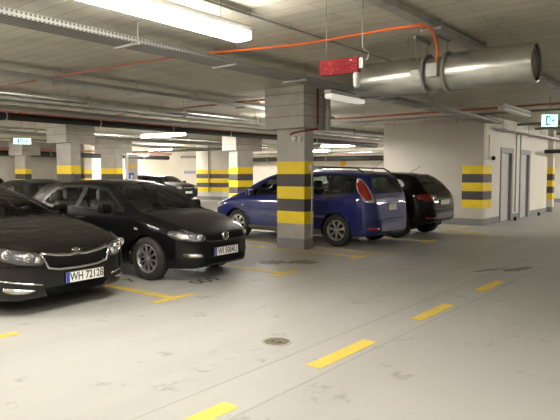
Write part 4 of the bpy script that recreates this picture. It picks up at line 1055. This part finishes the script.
z.stroke('rear_wiper', [(-.35,1.02),(0,1.04),(.1,1.03)], 'rear', .018, M['blackrub'], off=.02)
z.mirror(1.38, 1.0, M['paint_blue'], wdt=.2, h=.16)
z.finish(M['paint_blue'], [
    ('windshield', 'front', [(-.72,1.05),(-.5,1.08),(0,1.10),(.5,1.08),(.72,1.05),(.66,1.28),(.58,1.50),(0,1.54),(-.58,1.50),(-.66,1.28)], M['glass']),
    ('rear_window', 'rear', [(-.64,1.10),(.64,1.10),(.60,1.25),(.55,1.42),(0,1.46),(-.55,1.42),(-.60,1.25)], M['glass_dark']),
    ('quarter_window', 'side', [(1.08,1.03),(1.40,1.18),(1.42,1.03)], M['glass']),
    ('side_window', 'side', [(1.50,1.03),(1.50,1.25),(1.85,1.42),(2.36,1.47),(2.38,1.05)], M['glass']),
    ('side_window', 'side', [(2.47,1.055),(2.46,1.475),(3.35,1.47),(3.40,1.08)], M['glass_dark']),
    ('quarter_window', 'side', [(3.50,1.09),(3.46,1.465),(3.95,1.42),(4.05,1.25),(4.0,1.13)], M['glass_dark'])],
    [(.86, .335), (3.61, .335)], .375, dlo=[(.98,1.0),(1.8,1.45),(2.4,1.505),(3.5,1.50),(4.02,1.45),(4.12,1.25),(4.05,1.10)])
z.wheel(.86, .335, .205, .215, 7, 'alloy'); z.wheel(3.61, .335, .205, .215, 7, 'alloy')
z.interior(1.2, 4.2, dash_s=1.1, rows=((1.85,0),(2.75,0)), zb=.36)
for sg in (-1, 1):
    xr = sg*.58; b = MB(); pr_ = [(xr, 1.95, 1.55), (xr, 2.1, 1.635), (xr, 3.0, 1.655), (xr, 3.95, 1.62), (xr, 4.1, 1.54)]
    b.tube(pr_, .017, 8); b.build('roof_rail', M['darkpipe'], z.root, world=False)
b = MB(); b.tube([(0,3.95,1.55),(0,4.15,1.72),(0,4.25,1.79)], .005, 6); b.build('antenna', M['blackrub'], z.root, world=False)

# ------------------------------------------------------------------ black crossover (nose away from the lane)
CX = dict(W=1.87,
    top=[(0,.60),(.02,.72),(.08,.84),(.3,.95),(.9,1.07),(1.5,1.36),(2.0,1.52),(2.6,1.56),(3.3,1.54),(3.75,1.49),(4.0,1.32),(4.2,1.08),(4.28,1.0),(4.34,.86),(4.38,.6)],
    belt=[(0,.58),(.02,.68),(.08,.78),(.3,.88),(1.0,.96),(2,1.0),(3.4,1.08),(3.9,1.10),(4.15,1.02),(4.28,.94),(4.34,.80),(4.38,.55)],
    bot=[(0,.42),(.03,.32),(.1,.27),(.3,.24),(3.7,.25),(4.1,.34),(4.3,.38),(4.38,.46)],
    plan=[(0,.60),(.012,.70),(.05,.80),(.15,.88),(.4,.96),(.8,1),(3.5,1),(3.8,.98),(4.05,.91),(4.22,.80),(4.33,.68),(4.38,.56)],
    tw=[(0,.5),(.1,.66),(.9,.80),(1.5,.74),(2.0,.68),(3.3,.66),(3.8,.64),(4.05,.70),(4.25,.76),(4.38,.6)], sw=(.022,.036))
x_ = Car('crossover_car', 'black crossover with red tail lamps parked nose-in beyond the blue minivan', 'car', (13.08, 9.72, 0), PI, CX)
for tl in x_.both('tail_light', [(.38,1.0),(.60,1.02),(.80,1.04),(.86,.98),(.84,.90),(.66,.87),(.42,.93)], 'rear', M['red_lamp'], off=.010, smoothc=.3):
    sg = 1 if sum(q.co.x for q in tl.data.vertices) > 0 else -1
    x_.patch('clear_lens', [(sg*a, h) for a, h in ((.46,.985),(.62,1.0),(.64,.93),(.50,.94))], 'rear', M['lamp_bright'], off=.016, parent=tl)
x_.plate(0, .84, 'rear', None, blank=True, w=.50, h=.11)
x_.stroke('bumper_seam', [(-.8,.70),(0,.68),(.8,.70)], 'rear', .02, M['trimblack'], off=.004)
for rf in x_.both('rear_reflector', [(.55,.50),(.74,.51),(.74,.47),(.56,.46)], 'rear', M['red_lamp'], off=.008): pass
x_.patch('high_stop_light', [(-.35,1.485),(.35,1.485),(.35,1.465),(-.35,1.465)], 'rear', M['red_lamp'], off=.02)
x_.mirror(1.5, 1.0, M['paint_black2'])
for ax in ('left', 'right'):
    x_.patch('lower_cladding', [(1.2,.38),(3.0,.38),(3.0,.26),(1.2,.26)], ax, M['blackrub'], off=.006)
    x_.patch('door_handle', [(2.25,.97),(2.42,.97),(2.42,.94),(2.25,.94)], ax, M['chrome'], off=.03, thick=.03)
door_seams(x_, [[(2.45,1.0),(2.5,.6),(2.5,.38)]])
x_.both('headlight', [(.50,.76),(.66,.82),(.82,.86),(.82,.78),(.62,.70),(.50,.70)], 'front', M['lamp_bright'], off=.008)
x_.finish(M['paint_black2'], [
    ('windshield', 'front', [(-.72,1.07),(0,1.11),(.72,1.07),(.58,1.46),(0,1.50),(-.58,1.46)], M['glass']),
    ('rear_window', 'rear', [(-.66,1.12),(.66,1.12),(.58,1.40),(0,1.44),(-.58,1.40)], M['glass_dark']),
    ('side_window', 'side', [(1.3,1.06),(2.0,1.40),(2.45,1.44),(2.48,1.09)], M['glass']),
    ('side_window', 'side', [(2.57,1.095),(2.55,1.44),(3.15,1.41),(3.22,1.14)], M['glass']),
    ('quarter_window', 'side', [(3.32,1.15),(3.27,1.40),(3.55,1.36),(3.72,1.22)], M['glass'])],
    [(.88, .36), (3.52, .36)], .41, dlo=[(1.15,1.02),(1.95,1.43),(2.6,1.475),(3.2,1.445),(3.75,1.32),(3.85,1.16),(3.3,1.10)])
x_.wheel(.88, .36, .225, .235, 5, 'alloy_dark', inset=.02); x_.wheel(3.52, .36, .225, .235, 5, 'alloy_dark', inset=.02)
x_.interior(1.2, 4.0, dash_s=1.25, rows=((1.9,0),(2.75,0)), zb=.36)
b = MB(); b.tube([(0,3.45,1.53),(0,3.65,1.64),(0,3.74,1.70)], .006, 6); b.build('antenna', M['blackrub'], x_.root, world=False)

# ------------------------------------------------------------------ black off-roader far back
FR_ = dict(W=1.78, step=.06, K=3,
    top=[(0,.66),(.03,.80),(.1,.90),(.4,.99),(.95,1.06),(1.4,1.32),(1.65,1.41),(2.2,1.45),(3.0,1.45),(3.7,1.42),(3.85,1.36),(3.98,1.05),(4.03,.9),(4.06,.6)],
    belt=[(0,.62),(.03,.76),(.1,.86),(.4,.94),(.95,.98),(2,1.0),(3.7,1.02),(3.95,.98),(4.03,.8),(4.06,.55)],
    bot=[(0,.42),(.05,.32),(.2,.28),(3.8,.3),(4.06,.42)],
    plan=[(0,.72),(.02,.82),(.08,.90),(.2,.95),(.6,1),(3.5,1),(3.85,.96),(4.0,.90),(4.06,.8)],
    tw=[(0,.6),(.2,.76),(.95,.82),(1.5,.76),(2.0,.73),(3.7,.72),(4.0,.76),(4.06,.6)])
far = Car('offroad_car', 'small black off-roader parked in front of the far white wall', 'car', (20.1, 21.9, 0), math.radians(6), FR_)
gr = far.patch('grille', [(-.40,.84),(.40,.84),(.38,.72),(-.38,.72)], 'front', M['grillemesh'], off=.006)
far.stroke('chrome_strip', [(-.34,.80),(0,.79),(.34,.80)], 'front', .05, M['chrome'], off=.012, parent=gr)
far.plate(0, .56, 'front', None, blank=True)
for hl in far.both('headlight', [(.46,.88),(.62,.90),(.78,.93),(.80,.78),(.62,.74),(.46,.76)], 'front', M['lamp_bright'], off=.01): pass
far.mirror(1.2, 1.0, M['paint_dark'])
for ax in ('left', 'right'): far.patch('lower_cladding', [(1.2,.46),(2.9,.46),(2.9,.32),(1.2,.32)], ax, M['dull_strip'] if False else M['blackrub'], off=.006)
far.finish(M['paint_dark'], [
    ('windshield', 'front', [(-.70,1.08),(0,1.11),(.70,1.08),(.62,1.36),(0,1.39),(-.62,1.36)], M['glass']),
    ('rear_window', 'rear', [(-.60,1.1),(.60,1.1),(.55,1.33),(-.55,1.33)], M['glass_dark']),
    ('side_window', 'side', [(1.28,1.06),(1.62,1.33),(2.2,1.35),(2.2,1.07)], M['glass']),
    ('side_window', 'side', [(2.32,1.07),(2.32,1.35),(2.95,1.35),(2.95,1.07)], M['glass']),
    ('quarter_window', 'side', [(3.07,1.08),(3.07,1.35),(3.6,1.33),(3.7,1.1)], M['glass'])],
    [(.78, .34), (3.25, .34)], .39)
far.wheel(.78, .34, .21, .21, 5, 'alloy'); far.wheel(3.25, .34, .21, .21, 5, 'alloy')
far.interior(1.1, 3.8, dash_s=1.1, rows=((1.75,0),(2.6,0)), zb=.40)

# ------------------------------------------------------------------ two dark cars behind the front row
SD = dict(W=1.72, step=.06, K=3,
    top=[(0,.50),(.05,.64),(.3,.76),(1.1,.90),(1.9,1.28),(2.3,1.36),(2.8,1.37),(3.3,1.32),(3.9,1.02),(4.35,.98),(4.45,.8),(4.5,.5)],
    belt=[(0,.48),(.05,.60),(.3,.70),(1.1,.83),(2,.88),(3.5,.93),(4.3,.93),(4.45,.75),(4.5,.46)],
    bot=[(0,.34),(.05,.24),(.2,.19),(4.2,.20),(4.5,.34)],
    plan=[(0,.60),(.02,.74),(.08,.84),(.25,.93),(.7,1),(3.7,1),(4.2,.94),(4.4,.86),(4.5,.7)],
    tw=[(0,.5),(.2,.70),(1.1,.80),(1.8,.70),(2.3,.66),(3.2,.65),(3.9,.72),(4.5,.6)])
def back_car(name, label, loc, rz, S, hs, extra):
    c = Car(name, label, 'car', loc, rz, S)
    c.both('headlight', [(.46,.60),(.60,.66),(.76,.70),(.76,.62),(.60,.55),(.46,.55)], 'front', M['lamp_bright'], off=.01)
    c.both('tail_light', [(.46,.84),(.74,.84),(.76,.72),(.50,.72)], 'rear', M['red_lamp'], off=.01)
    c.plate(0, .36, 'front', None, blank=True)
    c.mirror(*extra['mir'], extra['paint'])
    c.finish(extra['paint'], extra['win'], [(extra['wf'], .31), (extra['wr'], .31)], .35)
    c.wheel(extra['wf'], .31, .2, .2, 5, 'alloy'); c.wheel(extra['wr'], .31, .2, .2, 5, 'alloy')
    c.interior(1, 3, dash_s=extra['dash'], rows=((extra['dash']+.6,0),(extra['dash']+1.45,0)), zb=.2)
    return c
back_car('saloon_car', 'low dark saloon half hidden between the black saloon roof and the hatchback', (7.75, 16.9, 0), PI, SD, 1, dict(
    paint=M['paint_dark'], mir=(1.62, .90), wf=.85, wr=3.45, dash=1.3, win=[
    ('windshield', 'front', [(-.70,.915),(0,.94),(.70,.915),(.54,1.26),(0,1.30),(-.54,1.26)], M['glass']),
    ('rear_window', 'rear', [(-.58,1.04),(.58,1.04),(.52,1.25),(-.52,1.25)], M['glass']),
    ('side_window', 'side', [(1.55,.93),(2.05,1.22),(2.48,1.27),(2.50,.95)], M['glass']),
    ('side_window', 'side', [(2.60,.955),(2.58,1.275),(3.05,1.24),(3.45,1.04),(3.5,.98)], M['glass'])]))
EST = dict(W=1.76, step=.06, K=3,
    top=[(0,.52),(.05,.68),(.3,.80),(1.0,.94),(1.7,1.36),(2.0,1.46),(2.6,1.50),(3.6,1.48),(4.1,1.42),(4.35,1.05),(4.42,.8),(4.46,.5)],
    belt=[(0,.5),(.05,.64),(.3,.74),(1.0,.87),(2,.93),(4.0,1.0),(4.3,.95),(4.42,.75),(4.46,.46)],
    bot=[(0,.36),(.05,.26),(.2,.2),(4.2,.22),(4.46,.36)],
    plan=SD['plan'][:-4]+[(3.7,1),(4.1,.95),(4.35,.88),(4.46,.7)], tw=[(0,.5),(.2,.70),(1.0,.80),(1.7,.72),(2.2,.68),(3.9,.66),(4.3,.72),(4.46,.6)])
e_ = back_car('estate_car', 'black car roof with rails showing at the left edge above the front saloon', (8.0, 22.0, 0), PI, EST, 1, dict(
    paint=M['paint_dark'], mir=(1.45, .95), wf=.85, wr=3.5, dash=1.2, win=[
    ('windshield', 'front', [(-.68,.97),(0,.99),(.68,.97),(.56,1.36),(0,1.41),(-.56,1.36)], M['glass_dark']),
    ('rear_window', 'rear', [(-.6,1.08),(.6,1.08),(.52,1.36),(-.52,1.36)], M['glass_dark']),
    ('side_window', 'side', [(1.4,.98),(1.95,1.33),(2.4,1.38),(2.4,1.0)], M['glass_dark']),
    ('side_window', 'side', [(2.5,1.0),(2.5,1.38),(3.2,1.38),(3.2,1.03)], M['glass_dark'])]))
for sg in (-1, 1):
    b = MB(); b.tube([(sg*.56, 1.9, 1.44), (sg*.56, 2.1, 1.53), (sg*.56, 3.6, 1.53), (sg*.56, 3.9, 1.46)], .015, 8); b.build('roof_rail', M['galv'], e_.root, world=False)
